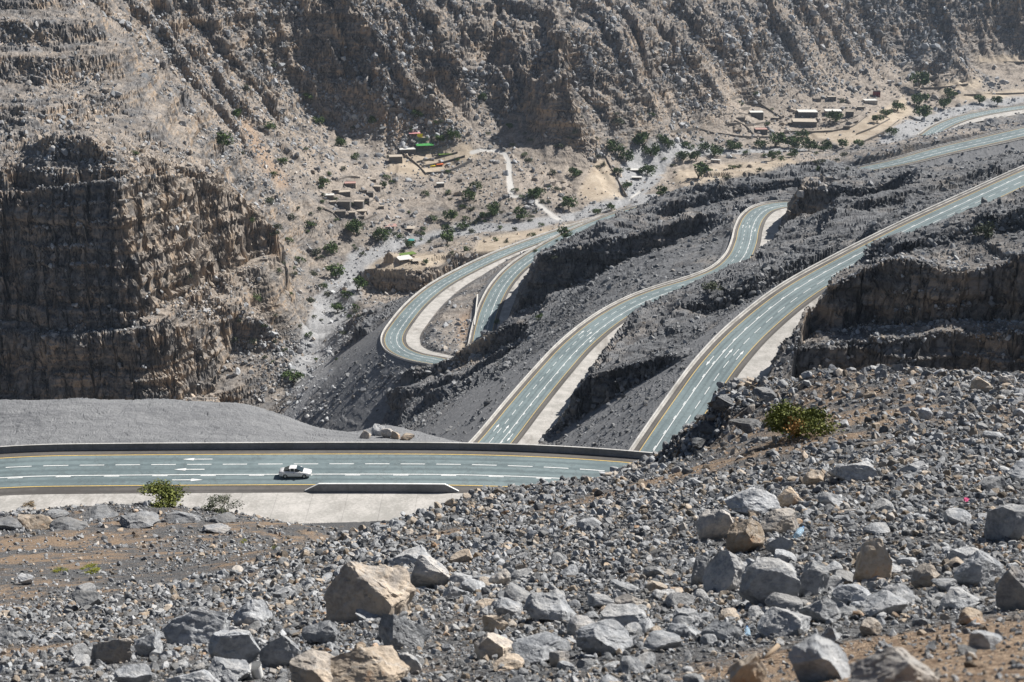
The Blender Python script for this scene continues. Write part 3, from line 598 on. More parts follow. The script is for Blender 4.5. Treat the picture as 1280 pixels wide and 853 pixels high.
def ground_material():
    m = NB("ground_rock", .92, .2); P = m.pos()
    tan, fill, grv, dirt, pale, ora, blk, near, soil = [m.attr(k) for k in ("tan", "fill", "gravel", "dirt", "pale", "orange", "blk", "near", "soil")]
    nzs = m.sep(m.geo("True Normal"), 2)
    n_big = m.noise(.012, 4, .6, P); n_mid = m.noise(.07, 5, .65, P); n_fine = m.noise(.45, 8, .72, P)
    strata = m.noise(.35, 5, .65, m.pos((.05, .05, 1.0)))
    grey = m.mix(m.ramp(m.add(n_fine, m.cen(blk, .35)), .3, .7), (.062, .065, .072), (.175, .18, .188))
    tanc = m.mix(m.ramp(m.add(n_fine, m.cen(blk, .4)), .28, .72), (.188, .163, .14), (.37, .323, .277))
    rust = m.mix(n_fine, (.31, .22, .15), (.52, .41, .30))
    f = m.add(tan, m.cen(n_mid, 1.1), m.cen(strata, .7), m.cen(n_big, .7))
    c = m.mix(m.ramp(f, .08, .72), grey, tanc)
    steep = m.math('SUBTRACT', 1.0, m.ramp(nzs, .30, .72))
    rf = m.math('MULTIPLY', m.math('MULTIPLY', steep, m.ramp(m.add(n_mid, m.cen(strata, .6), m.cen(blk, .3)), .46, .68)), m.ramp(tan, .2, .5))
    c = m.mix(m.math('MULTIPLY', rf, .9), c, rust)
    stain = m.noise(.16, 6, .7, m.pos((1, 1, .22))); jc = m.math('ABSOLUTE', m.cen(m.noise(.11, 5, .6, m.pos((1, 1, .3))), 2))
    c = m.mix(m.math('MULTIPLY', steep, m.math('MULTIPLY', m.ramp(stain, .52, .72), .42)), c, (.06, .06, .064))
    c = m.mix(m.math('MULTIPLY', steep, m.math('MULTIPLY', m.math('SUBTRACT', 1.0, m.ramp(jc, .0, .07)), .75)), c, (.03, .03, .032))  # dark joints: the shade inside crevices is put into the rock colour
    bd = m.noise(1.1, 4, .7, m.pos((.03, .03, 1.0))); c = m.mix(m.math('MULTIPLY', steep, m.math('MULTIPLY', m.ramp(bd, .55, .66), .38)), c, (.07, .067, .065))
    c = m.mix(m.math('MULTIPLY', ora, .7), c, m.mix(n_fine, (.25, .17, .115), (.42, .31, .22)))
    fl = m.mix(m.ramp(n_fine, .3, .7), (.15, .154, .162), (.25, .253, .26))
    c = m.mix(fill, c, fl)
    gr = m.mix(m.ramp(n_fine, .28, .7), (.215, .22, .23), (.385, .387, .392)); c = m.mix(grv, c, gr)
    dr = m.mix(m.ramp(m.add(n_mid, m.cen(n_fine, .6)), .3, .7), (.32, .26, .195), (.48, .41, .32)); c = m.mix(m.math('MULTIPLY', dirt, .85), c, dr)
    c = m.mix(pale, c, m.mix(n_fine, (.42, .41, .39), (.56, .55, .53)))
    # near ground: dark grit with rusty earth showing through
    g1 = m.noise(1.1, 8, .7, P); g2 = m.noise(14, 5, .75, P); gv = m.vor(26, P); gcol = m.vor(26, P, "Color")
    gsp = m.sep(gcol, 0)
    grit = m.mix(m.ramp(m.add(g2, m.cen(gsp, .8)), .25, .8), (.04, .04, .042), (.17, .172, .176))
    earth = m.mix(m.ramp(m.add(g2, m.cen(gsp, .4)), .3, .7), (.15, .10, .066), (.36, .265, .18))
    ef = m.ramp(m.add(soil, m.cen(g1, 1.5), m.cen(g2, .8)), .45, .85)
    nearc = m.mix(m.math('MULTIPLY', ef, .85), grit, earth)
    plat = m.mix(m.ramp(m.add(m.noise(.35, 8, .75, m.pos((.35, 1.2, 1))), m.cen(g2, .25)), .3, .7), (.165, .17, .18), (.25, .255, .263))
    c = m.mix(near, c, nearc); c = m.mix(m.attr("plat"), c, plat)
    m.color(c)
    hfar = m.add(m.math('MULTIPLY', n_fine, .9), m.math('MULTIPLY', strata, .9))
    hnear = m.add(m.math('MULTIPLY', g2, .05), m.math('MULTIPLY', gv, -.03), m.math('MULTIPLY', g1, .15))
    h = m.fmix(near, m.math('MULTIPLY', hfar, m.fmix(m.math('MAXIMUM', dirt, m.math('MAXIMUM', pale, fill)), 1.0, .25)), hnear)
    m.bump(h, .8, 1.0)
    return m.m
MG = ground_material()
NEARM = sstep(179, 174, GY).astype(np.float32)
PLAT = (sstep(180, 188, GY) * sstep(262, 248, GY)).astype(np.float32)
SOIL = np.clip(.30 + .40 * sstep(.35, .85, TANv) + .45 * fbm2(GX, GY, 5, 4, 2) + .35 * fbm2(GX, GY, 1.3, 3, 5) , 0, 1)
SOIL = np.clip(SOIL + .4 * sstep(10.5, 7.5, GY) * sstep(.6, 1.6, GX), 0, 1)
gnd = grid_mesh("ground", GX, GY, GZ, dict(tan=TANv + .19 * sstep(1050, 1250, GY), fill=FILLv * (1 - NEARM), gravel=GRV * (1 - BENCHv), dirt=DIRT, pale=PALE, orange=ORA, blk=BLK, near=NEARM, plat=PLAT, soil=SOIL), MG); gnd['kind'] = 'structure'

# ------------------------------------------------------------------ finding places on the ground
def hit(u, v):
    p, t = ray(u, v); i = int(np.argmin(np.abs(cols - p))); j = int(np.argmax(TG[i] >= t))
    return Vector((float(p * GY[i, j]), float(GY[i, j]), float(GZ[i, j])))
def height(x, y):
    i = int(np.argmin(np.abs(cols - x / y))); return float(np.interp(y, GY[i], GZ[i]))
def pxm(P): return P.length / F                    # metres per photo pixel at a point

def tag(o, label=None, cat=None, group=None, kind=None):
    for k, v in (('label', label), ('category', cat), ('group', group), ('kind', kind)):
        if v: o[k] = v
    return o
def empty(name, loc=(0, 0, 0), rz=0.0, sc=1.0):
    o = bpy.data.objects.new(name, None); COL.objects.link(o); o.location = loc; o.rotation_euler = (0, 0, rz)
    o.scale = (sc, sc, sc) if not hasattr(sc, '__len__') else sc; o.empty_display_size = .2; return o
def link(name, me, parent=None):
    o = bpy.data.objects.new(name, me); COL.objects.link(o)
    if parent is not None: o.parent = parent
    return o
class MB:
    def __init__(s): s.v = []; s.f = []
    def poly(s, pts): n = len(s.v); s.v += [tuple(p) for p in pts]; s.f.append(tuple(range(n, n + len(pts))))
    def box(s, c, d, rz=0.0, taper=1.0):
        n = len(s.v); ca, sa = math.cos(rz), math.sin(rz)
        for z, k in ((-.5, 1.0), (.5, taper)):
            for x, y in ((-.5, -.5), (.5, -.5), (.5, .5), (-.5, .5)):
                X, Y = x * d[0] * k, y * d[1] * k
                s.v.append((c[0] + X * ca - Y * sa, c[1] + X * sa + Y * ca, c[2] + z * d[2]))
        s.f += [tuple(n + i for i in q) for q in ((3, 2, 1, 0), (4, 5, 6, 7), (0, 1, 5, 4), (1, 2, 6, 5), (2, 3, 7, 6), (3, 0, 4, 7))]; return s
    def tube(s, pts, rad, seg=6, cap=True):
        pts = [Vector(p) for p in pts]; rings = []
        for i, p in enumerate(pts):
            d = (pts[min(i + 1, len(pts) - 1)] - pts[max(i - 1, 0)]).normalized()
            a = d.orthogonal().normalized(); b = d.cross(a); r = rad[i] if hasattr(rad, '__len__') else rad
            n = len(s.v); rings.append(n)
            for k in range(seg):
                t = 2 * math.pi * k / seg; s.v.append(tuple(p + a * (r * math.cos(t)) + b * (r * math.sin(t))))
        for r0, r1 in zip(rings, rings[1:]):
            for k in range(seg): s.f.append((r0 + k, r0 + (k + 1) % seg, r1 + (k + 1) % seg, r1 + k))
        if cap: s.f.append(tuple(rings[0] + k for k in reversed(range(seg)))); s.f.append(tuple(rings[-1] + k for k in range(seg)))
        return s
    def mesh(s, name, mat, smooth=False):
        me = bpy.data.meshes.new(name); me.from_pydata(s.v, [], s.f); me.update()
        if mat: me.materials.append(mat)
        if smooth: me.polygons.foreach_set("use_smooth", np.ones(len(me.polygons), bool))
        return me
    def build(s, name, mat, parent=None, smooth=False): return link(name, s.mesh(name, mat, smooth), parent)

def plain(name, c, rough=.85, spec=.25, var=.25, sc=3.0, bump=0.0):
    m = NB(name, rough, spec); nz = m.noise(sc, 6, .65, m.obj())
    lo = tuple(x * (1 - var) for x in c); hi = tuple(min(1, x * (1 + var)) for x in c)
    m.color(m.mix(m.ramp(nz, .3, .7), lo, hi))
    if bump: m.bump(nz, .6, bump)
    return m.m

# ------------------------------------------------------------------ roads
def asphalt(name, lo, hi):
    m = NB(name, .8, .3); P = m.pos(); a = m.noise(.05, 4, .6, P); b = m.noise(1.2, 7, .7, P)
    lat = m.attr("lat"); lo_ = m.noise(.03, 3, .6, P)
    # wheel tracks polish the coating a little
    w = m.math('ABSOLUTE', m.math('SINE', m.math('MULTIPLY', lat, 1.77))); stx = m.n('ShaderNodeCombineXYZ'); m.l(m.math('MULTIPLY', lat, 1.4), stx.inputs[0]); m.l(m.math('MULTIPLY', m.attr('run'), .02), stx.inputs[1]); str_ = m.noise(1.0, 5, .65, stx.outputs[0])
    c = m.mix(m.ramp(m.add(a, m.cen(b, .7), m.cen(w, .3), m.cen(lo_, .5), m.cen(str_, .9)), .3, .75), lo, hi)
    c = m.mix(m.math('MULTIPLY', m.ramp(m.math('ABSOLUTE', m.cen(m.noise(.12, 6, .7, P), 2)), .03, .0), .35), c, (.07, .075, .075)); m.color(c); m.bump(b, .3, .03); return m.m
M_ASPH = asphalt("teal_road_coating", (.115, .15, .16), (.178, .226, .236)); M_SHO = asphalt("dark_asphalt", (.075, .07, .066), (.125, .117, .11))
def concrete(name, lo, hi, stain=.5):
    m = NB(name, .9, .2); P = m.pos(); a = m.noise(.22, 6, .65, P); b = m.noise(2.2, 6, .7, P); st = m.noise(.12, 5, .7, m.pos((1, .35, 1)))
    c = m.mix(m.ramp(m.add(a, m.cen(b, .8)), .3, .7), lo, hi)
    c = m.mix(m.math('MULTIPLY', m.ramp(st, .5, .68), stain), c, (.21, .195, .175)); jt = m.math('LESS_THAN', m.math('FRACT', m.math('DIVIDE', m.attr('run'), 5.0)), .022); c = m.mix(m.math('MULTIPLY', jt, .3), c, (.12, .115, .11)); m.color(c); m.bump(b, .5, .08); return m.m
M_CONC = concrete("pale_concrete", (.33, .32, .30), (.50, .48, .455), .7); M_PARA = concrete("parapet_concrete", (.42, .41, .39), (.58, .57, .55), .25)
M_BARR = concrete("shaded_barrier_concrete", (.17, .175, .18), (.25, .25, .255), .3)  # darker concrete: shade of the camera-facing side put into the colour
M_WHITE = plain("white_road_paint", (.72, .73, .72), .7, var=.12, sc=1.5); M_YEL = plain("yellow_road_paint", (.62, .43, .13), .7, var=.15, sc=1.5)
def rp(r, s, lat, dz):
    s = np.asarray(s, float); P, n = r['P'], r['n']; w = np.interp(s, r['s'], r['wid']); lat = np.asarray(lat) * w
    g = lambda a: np.interp(s, r['s'], a)
    nx, ny = g(n[:, 0]), g(n[:, 1]); l = np.hypot(nx, ny)
    return np.stack([g(P[:, 0]) + nx / l * lat, g(P[:, 1]) + ny / l * lat, g(P[:, 2]) + dz], -1)
def strip_mesh(name, r, spans, mat):
    """spans: (s array, lat0, lat1, dz)"""
    V = []; Fc = []; L = []
    for s, a, b, dz in spans:
        s = np.asarray(s, float); n0 = sum(len(v) for v in V); A_ = rp(r, s, a, dz); B_ = rp(r, s, b, dz); k = len(s)
        V += [A_, B_]; L += [np.broadcast_to(np.asarray(a, float), (k,)), np.broadcast_to(np.asarray(b, float), (k,))]
        Fc += [(n0 + i, n0 + k + i, n0 + k + i + 1, n0 + i + 1) for i in range(k - 1)]
    V = np.vstack(V); me = bpy.data.meshes.new(name); me.from_pydata(V.tolist(), [], Fc); me.update()
    at = me.attributes.new("lat", 'FLOAT', 'POINT'); at.data.foreach_set("value", np.concatenate(L).astype(np.float32))
    at = me.attributes.new('run', 'FLOAT', 'POINT'); at.data.foreach_set('value', np.concatenate([np.concatenate([np.asarray(q[0], float)] * 2) for q in spans]).astype(np.float32)); me.materials.append(mat); return me
def extrude(name, r, s, section, mat, parent=None, hs=None):
    """a wall of the given cross-section (lateral, height) along the road"""
    s = np.asarray(s, float); k = len(section); rows = []
    for j, (la, dz) in enumerate(section):
        q = rp(r, s, 0, 0); n = rp(r, s, 1, 0) - q; n /= np.linalg.norm(n, axis=1)[:, None]
        q = rp(r, s, la[0], 0) + n * la[1]; q[:, 2] += dz if hs is None or dz <= 0 else dz * hs; rows.append(q)
    V = np.stack(rows, 1).reshape(-1, 3); m = len(s); Fc = []
    for i in range(m - 1):
        for j in range(k): Fc.append((i * k + j, i * k + (j + 1) % k, (i + 1) * k + (j + 1) % k, (i + 1) * k + j))
    Fc += [tuple(range(k)), tuple((m - 1) * k + j for j in reversed(range(k)))]
    me = bpy.data.meshes.new(name); me.from_pydata(V.tolist(), [], Fc); me.update(); me.materials.append(mat)
    at = me.attributes.new('run', 'FLOAT', 'POINT'); at.data.foreach_set('value', np.repeat(s, k).astype(np.float32))
    return link(name, me, parent)
def arrow(r, s0, lat, d, L=5.0):
    """spans of a straight lane arrow"""
    a = np.array([s0, s0 + d * L * .62]); b = np.linspace(s0 + d * L * .62, s0 + d * L, 6); w = np.linspace(.42, .02, 6)
    return [(a, lat - .11, lat + .11, .05), (b, lat - w, lat + w, .05)]
def s_at(r, u):
    pu = proj(*r['P'].T)[0]; return float(r['s'][np.argmin(np.abs(pu - u))])
def s_atv(r, v, lo=0, hi=1):
    pv = proj(*r['P'].T)[1]; return float(r['s'][np.argmin(np.abs(pv - v))])
PARA_LABELS = {'D': "long pale concrete parapet along the outer edge of the straight road on the right", 'C': "pale concrete parapet curving along the left edge of the middle S-shaped road",
               'B': "pale concrete parapet along the inner leg of the lower hairpin, behind the dark cliff", 'O': "pale parapet rounding the outside of the lowest hairpin above the stream bed",
               'G': "pale parapet of the far bend beyond the village at upper right"}
for k, r in ROADS.items():
    S = r['s']; L = S[-1]
    road = link("road", strip_mesh("road", r, [(S, -r['wl'], r['wr'], 0.0), (S, r['wr'], r['wr'] + .01, -0.0)], M_SHO)); road['kind'] = 'structure'
    link("carriageway", strip_mesh("carriageway", r, [(S, -5.45, 5.45, .015)], M_ASPH), road)
    link("edge_line", strip_mesh("edge_line", r, [(S, -5.36, -5.16, .03), (S, 5.16, 5.36, .03)], M_YEL), road)
    dl, sl = (-1.77, 1.77) if r['dash'] == 'L' else (1.77, -1.77); sg = 1 if sl > 0 else -1
    sp = [(S, sl - .11, sl + .11, .03)]
    for s0 in np.arange(2, L - 5, 5.25 if k == 'A' else 9.0): sp.append((np.linspace(s0, s0 + (3.6 if k == 'A' else 5.0), 3), dl - .1, dl + .1, .03))
    for s0 in np.arange(3, L - 5, 7.0 if k == 'A' else 9.0): sp.append((np.linspace(s0, s0 + 2.2, 2), sl + sg * .2, sl + sg * .42, .03))
    if k == 'A':
        s0 = s_at(r, 251); sp += arrow(r, s0 + 1, -3.55, -1, 4.4) + arrow(r, s0 + .5, 0.0, -1, 4.4) + arrow(r, s0 - 3.5, 3.55, 1, 4.4)
    if k == 'D':
        for v in (448, 300): s0 = s_atv(r, v); sp += arrow(r, s0, -3.5, -1, 7) + arrow(r, s0, 0, 1, 7) + arrow(r, s0, 3.5, 1, 7)
    if k == 'C':
        for v in (540, 285, 420): s0 = s_atv(r, v); sp += arrow(r, s0, -3.5, 1, 7) + arrow(r, s0, 0, 1, 7) + arrow(r, s0, 3.5, -1, 7)
    link("lane_marking", strip_mesh("lane_marking", r, sp, M_WHITE), road)
    aw = r['apw']
    link("concrete_apron", strip_mesh("concrete_apron", r, [(S, r['wr'], r['wr'] + aw * .5, -.03), (S, r['wr'] + aw * .5, r['wr'] + aw, -.03)], M_CONC), road)
    if k != 'A':
        w = -r['wl']
        o = extrude("parapet_wall", r, S, [((w, 0), -.6), ((w, 0), .7), ((w, -.1), .8), ((w, -.4), .8), ((w, -.4), -2.0)], M_PARA)
        tag(o, PARA_LABELS[k], "parapet")
        link("concrete_verge", strip_mesh("concrete_verge", r, [(S, w, w + .5, .02)], M_CONC), road)
rA = ROADS['A']; w = -rA['wl']
o = extrude("road_barrier", rA, rA['s'], [((w, .22), 0), ((w, .1), .3), ((w, 0), .95), ((w, -.22), .95), ((w, -.34), .3), ((w, -.46), -.8)], M_BARR)
tag(o, "long concrete barrier painted dark for its shaded face, along the far edge of the road with the white car", "barrier")
cap = extrude("lit_top", rA, rA['s'], [((w, .03), .951), ((w, .03), 1.0), ((w, -.25), 1.0), ((w, -.25), .951)], M_PARA, o)  # pale strip: the sunlit top edge put into the colour
sg = np.concatenate([np.linspace(s_at(rA, 384), s_at(rA, 409), 8), np.linspace(s_at(rA, 410), s_at(rA, 560), 30), np.linspace(s_at(rA, 561), s_at(rA, 583), 8)])
hs = np.interp(sg, [sg[0], sg[8], sg[37], sg[-1]], [.12, 1, 1, .12]); w = rA['wr'] - .5
o = extrude("road_barrier", rA, sg, [((w, .42), -.02), ((w, .22), 1.1), ((w, -.0), 1.1), ((w, -.2), -.02)], M_BARR, None, hs)
tag(o, "short barrier painted dark for its shaded face, with sloping ends on the near side of the road, below the car", "barrier")
extrude("lit_top", rA, sg, [((w, .26), 1.10), ((w, .26), 1.2), ((w, -.04), 1.2), ((w, -.04), 1.10)], M_WHITE, o, hs)  # white strip painted on for the lit top edge
# ------------------------------------------------------------------ air between here and the far mountain
hz = NB("haze_air"); hz.t.nodes.remove(hz.b); pv = hz.n("ShaderNodeVolumePrincipled"); pv.inputs["Color"].default_value = (.62, .78, 1.0, 1); pv.inputs["Density"].default_value = .000032; pv.inputs["Anisotropy"].default_value = .3
hz.l(pv.outputs[0], hz.t.nodes["Material Output"].inputs["Volume"])
zlo, zhi = float(GZ.min()) - 1, float(max(GZ.max(), 2)) + 5
hb = MB().box((0, 1350, (zlo + zhi) / 2), (7400, 2720, zhi - zlo)).build("haze", hz.m); hb['kind'] = 'stuff'
# ------------------------------------------------------------------ rocks
def ico(sub):
    bm = bmesh.new(); bmesh.ops.create_icosphere(bm, subdivisions=sub, radius=1.0)
    v = np.array([x.co[:] for x in bm.verts]); f = np.array([[q.index for q in p.verts] for p in bm.faces], np.int32); bm.free(); return v, f
ICO = {k: ico(k) for k in (1, 2, 3, 4, 5)}
def rock_verts(sub, seed, cuts=11, rough=.06, lo=.45, hi=.85):
    g = np.random.default_rng(seed); v, f = ICO[sub]; v = v.copy()
    for _ in range(cuts):
        nrm = g.normal(size=3); nrm /= np.linalg.norm(nrm); d = g.uniform(lo, hi)
        e = np.maximum(0, v @ nrm - d); v -= e[:, None] * nrm
    nn = v / (np.linalg.norm(v, axis=1)[:, None] + 1e-9); o = seed * 3.7
    if rough:
        d = fbm3(v[:, 0] + o, v[:, 1] + o, v[:, 2], .75, 5 if sub > 3 else 3, o, .6)
        v = v + nn * (d * rough * 2)[:, None]
        if sub > 3:
            cv, ce = cells(v[:, 0] * 2.1 + o, v[:, 1] * 2.1, v[:, 2] * 2.6 + o); v = v + nn * ((cv - .5) * .07 - (1 - sstep(0, .08, ce)) * .025)[:, None]
    v -= (v.max(0) + v.min(0)) / 2
    return v / ((v.max(0) - v.min(0)) / 2), f
def rock_material():
    m = NB("limestone_rock", .9, .25); P = m.obj(); G = m.pos(); tint = m.attr("tint"); bright = m.attr("bright")
    a = m.noise(2.2, 6, .65, P); b = m.noise(11, 7, .72, G); c_ = m.noise(.9, 4, .6, G); vein = m.math('ABSOLUTE', m.cen(m.noise(1.7, 5, .6, P), 2))
    grey = m.mix(m.ramp(m.add(b, m.cen(a, .8)), .25, .75), (.20, .214, .236), (.52, .534, .55))
    tanc = m.mix(m.ramp(m.add(b, m.cen(a, .8)), .25, .75), (.36, .285, .21), (.60, .51, .41))
    c = m.mix(m.ramp(m.add(tint, m.cen(a, .7), m.cen(b, .35)), .3, .75), grey, tanc)
    c = m.mix(m.math('MULTIPLY', m.ramp(m.add(a, m.cen(tint, .35), m.cen(b, .5)), .66, .8), .7), c, (.40, .20, .085))
    c = m.mix(m.math('MULTIPLY', m.math('SUBTRACT', 1.0, m.ramp(vein, .0, .05)), .35), c, (.5, .5, .49))
    nzs = m.sep(m.geo("Normal"), 2)
    dust = m.math('MULTIPLY', m.ramp(nzs, .55, .95), m.ramp(m.add(c_, m.cen(b, .5)), .4, .65)); c = m.mix(m.math('MULTIPLY', dust, .45), c, (.42, .40, .37))
    k = m.n("ShaderNodeHueSaturation"); m.l(c, k.inputs["Color"]); m.l(bright, k.inputs["Value"]); m.color(k.outputs[0])
    m.bump(m.add(m.math('MULTIPLY', b, .035), m.math('MULTIPLY', a, .05)), .9, 1.0); return m.m
M_ROCK = rock_material()
def mesh_np(name, V, Fc, mat, attrs=None):
    me = bpy.data.meshes.new(name); n = len(V); nf = len(Fc)
    me.vertices.add(n); me.vertices.foreach_set("co", np.ascontiguousarray(V, np.float32).reshape(-1))
    me.loops.add(nf * 3); me.polygons.add(nf); me.loops.foreach_set("vertex_index", np.ascontiguousarray(Fc, np.int32).reshape(-1))
    me.polygons.foreach_set("loop_start", np.arange(0, nf * 3, 3, dtype=np.int32)); me.polygons.foreach_set("loop_total", np.full(nf, 3, np.int32))
    me.update(calc_edges=True); me.polygons.foreach_set("use_smooth", np.zeros(nf, bool))
    for k, v in (attrs or {}).items():
        at = me.attributes.new(k, 'FLOAT', 'POINT'); at.data.foreach_set("value", np.broadcast_to(np.asarray(v, np.float32), (n,)).copy())
    me.materials.append(mat); return me
def rotmats(n, tilt=math.pi):
    a = rng.uniform(0, 2 * math.pi, n); b = rng.uniform(-tilt, tilt, n); c = rng.uniform(-tilt, tilt, n)
    ca, sa, cb, sb, cc, sc_ = np.cos(a), np.sin(a), np.cos(b), np.sin(b), np.cos(c), np.sin(c); z = np.zeros(n); o = np.ones(n)
    Rz = np.array([[ca, -sa, z], [sa, ca, z], [z, z, o]]).transpose(2, 0, 1); Rx = np.array([[o, z, z], [z, cb, -sb], [z, sb, cb]]).transpose(2, 0, 1)
    Ry = np.array([[cc, z, sc_], [z, o, z], [-sc_, z, cc]]).transpose(2, 0, 1); return Rz @ Rx @ Ry
def scatter_mesh(name, pos, size, tint, bright, sub, ntempl, seed, mat, cuts=9, rough=.0, flat=.75):
    V = []; Fc = []; T_ = []; B_ = []; off = 0
    which = rng.integers(0, ntempl, len(pos)); Rm = rotmats(len(pos))
    for k in range(ntempl):
        m = np.nonzero(which == k)[0]
        if not len(m): continue
        v, f = rock_verts(sub, seed + k, cuts, rough, .32, .72)
        sc_ = size[m, None] * np.stack([rng.uniform(.75, 1.25, len(m)), rng.uniform(.65, 1.1, len(m)), rng.uniform(.5, .9, len(m)) * flat / .75], 1)
        q = np.einsum('nij,nvj->nvi', Rm[m], v[None] * sc_[:, None]) + pos[m][:, None]
        nv = v.shape[0]; V.append(q.reshape(-1, 3)); Fc.append((f[None] + (np.arange(len(m)) * nv)[:, None, None] + off).reshape(-1, 3)); off += nv * len(m)
        T_.append(np.repeat(tint[m], nv)); B_.append(np.repeat(bright[m], nv))
    return mesh_np(name, np.vstack(V), np.vstack(Fc), mat, dict(tint=np.concatenate(T_), bright=np.concatenate(B_)))

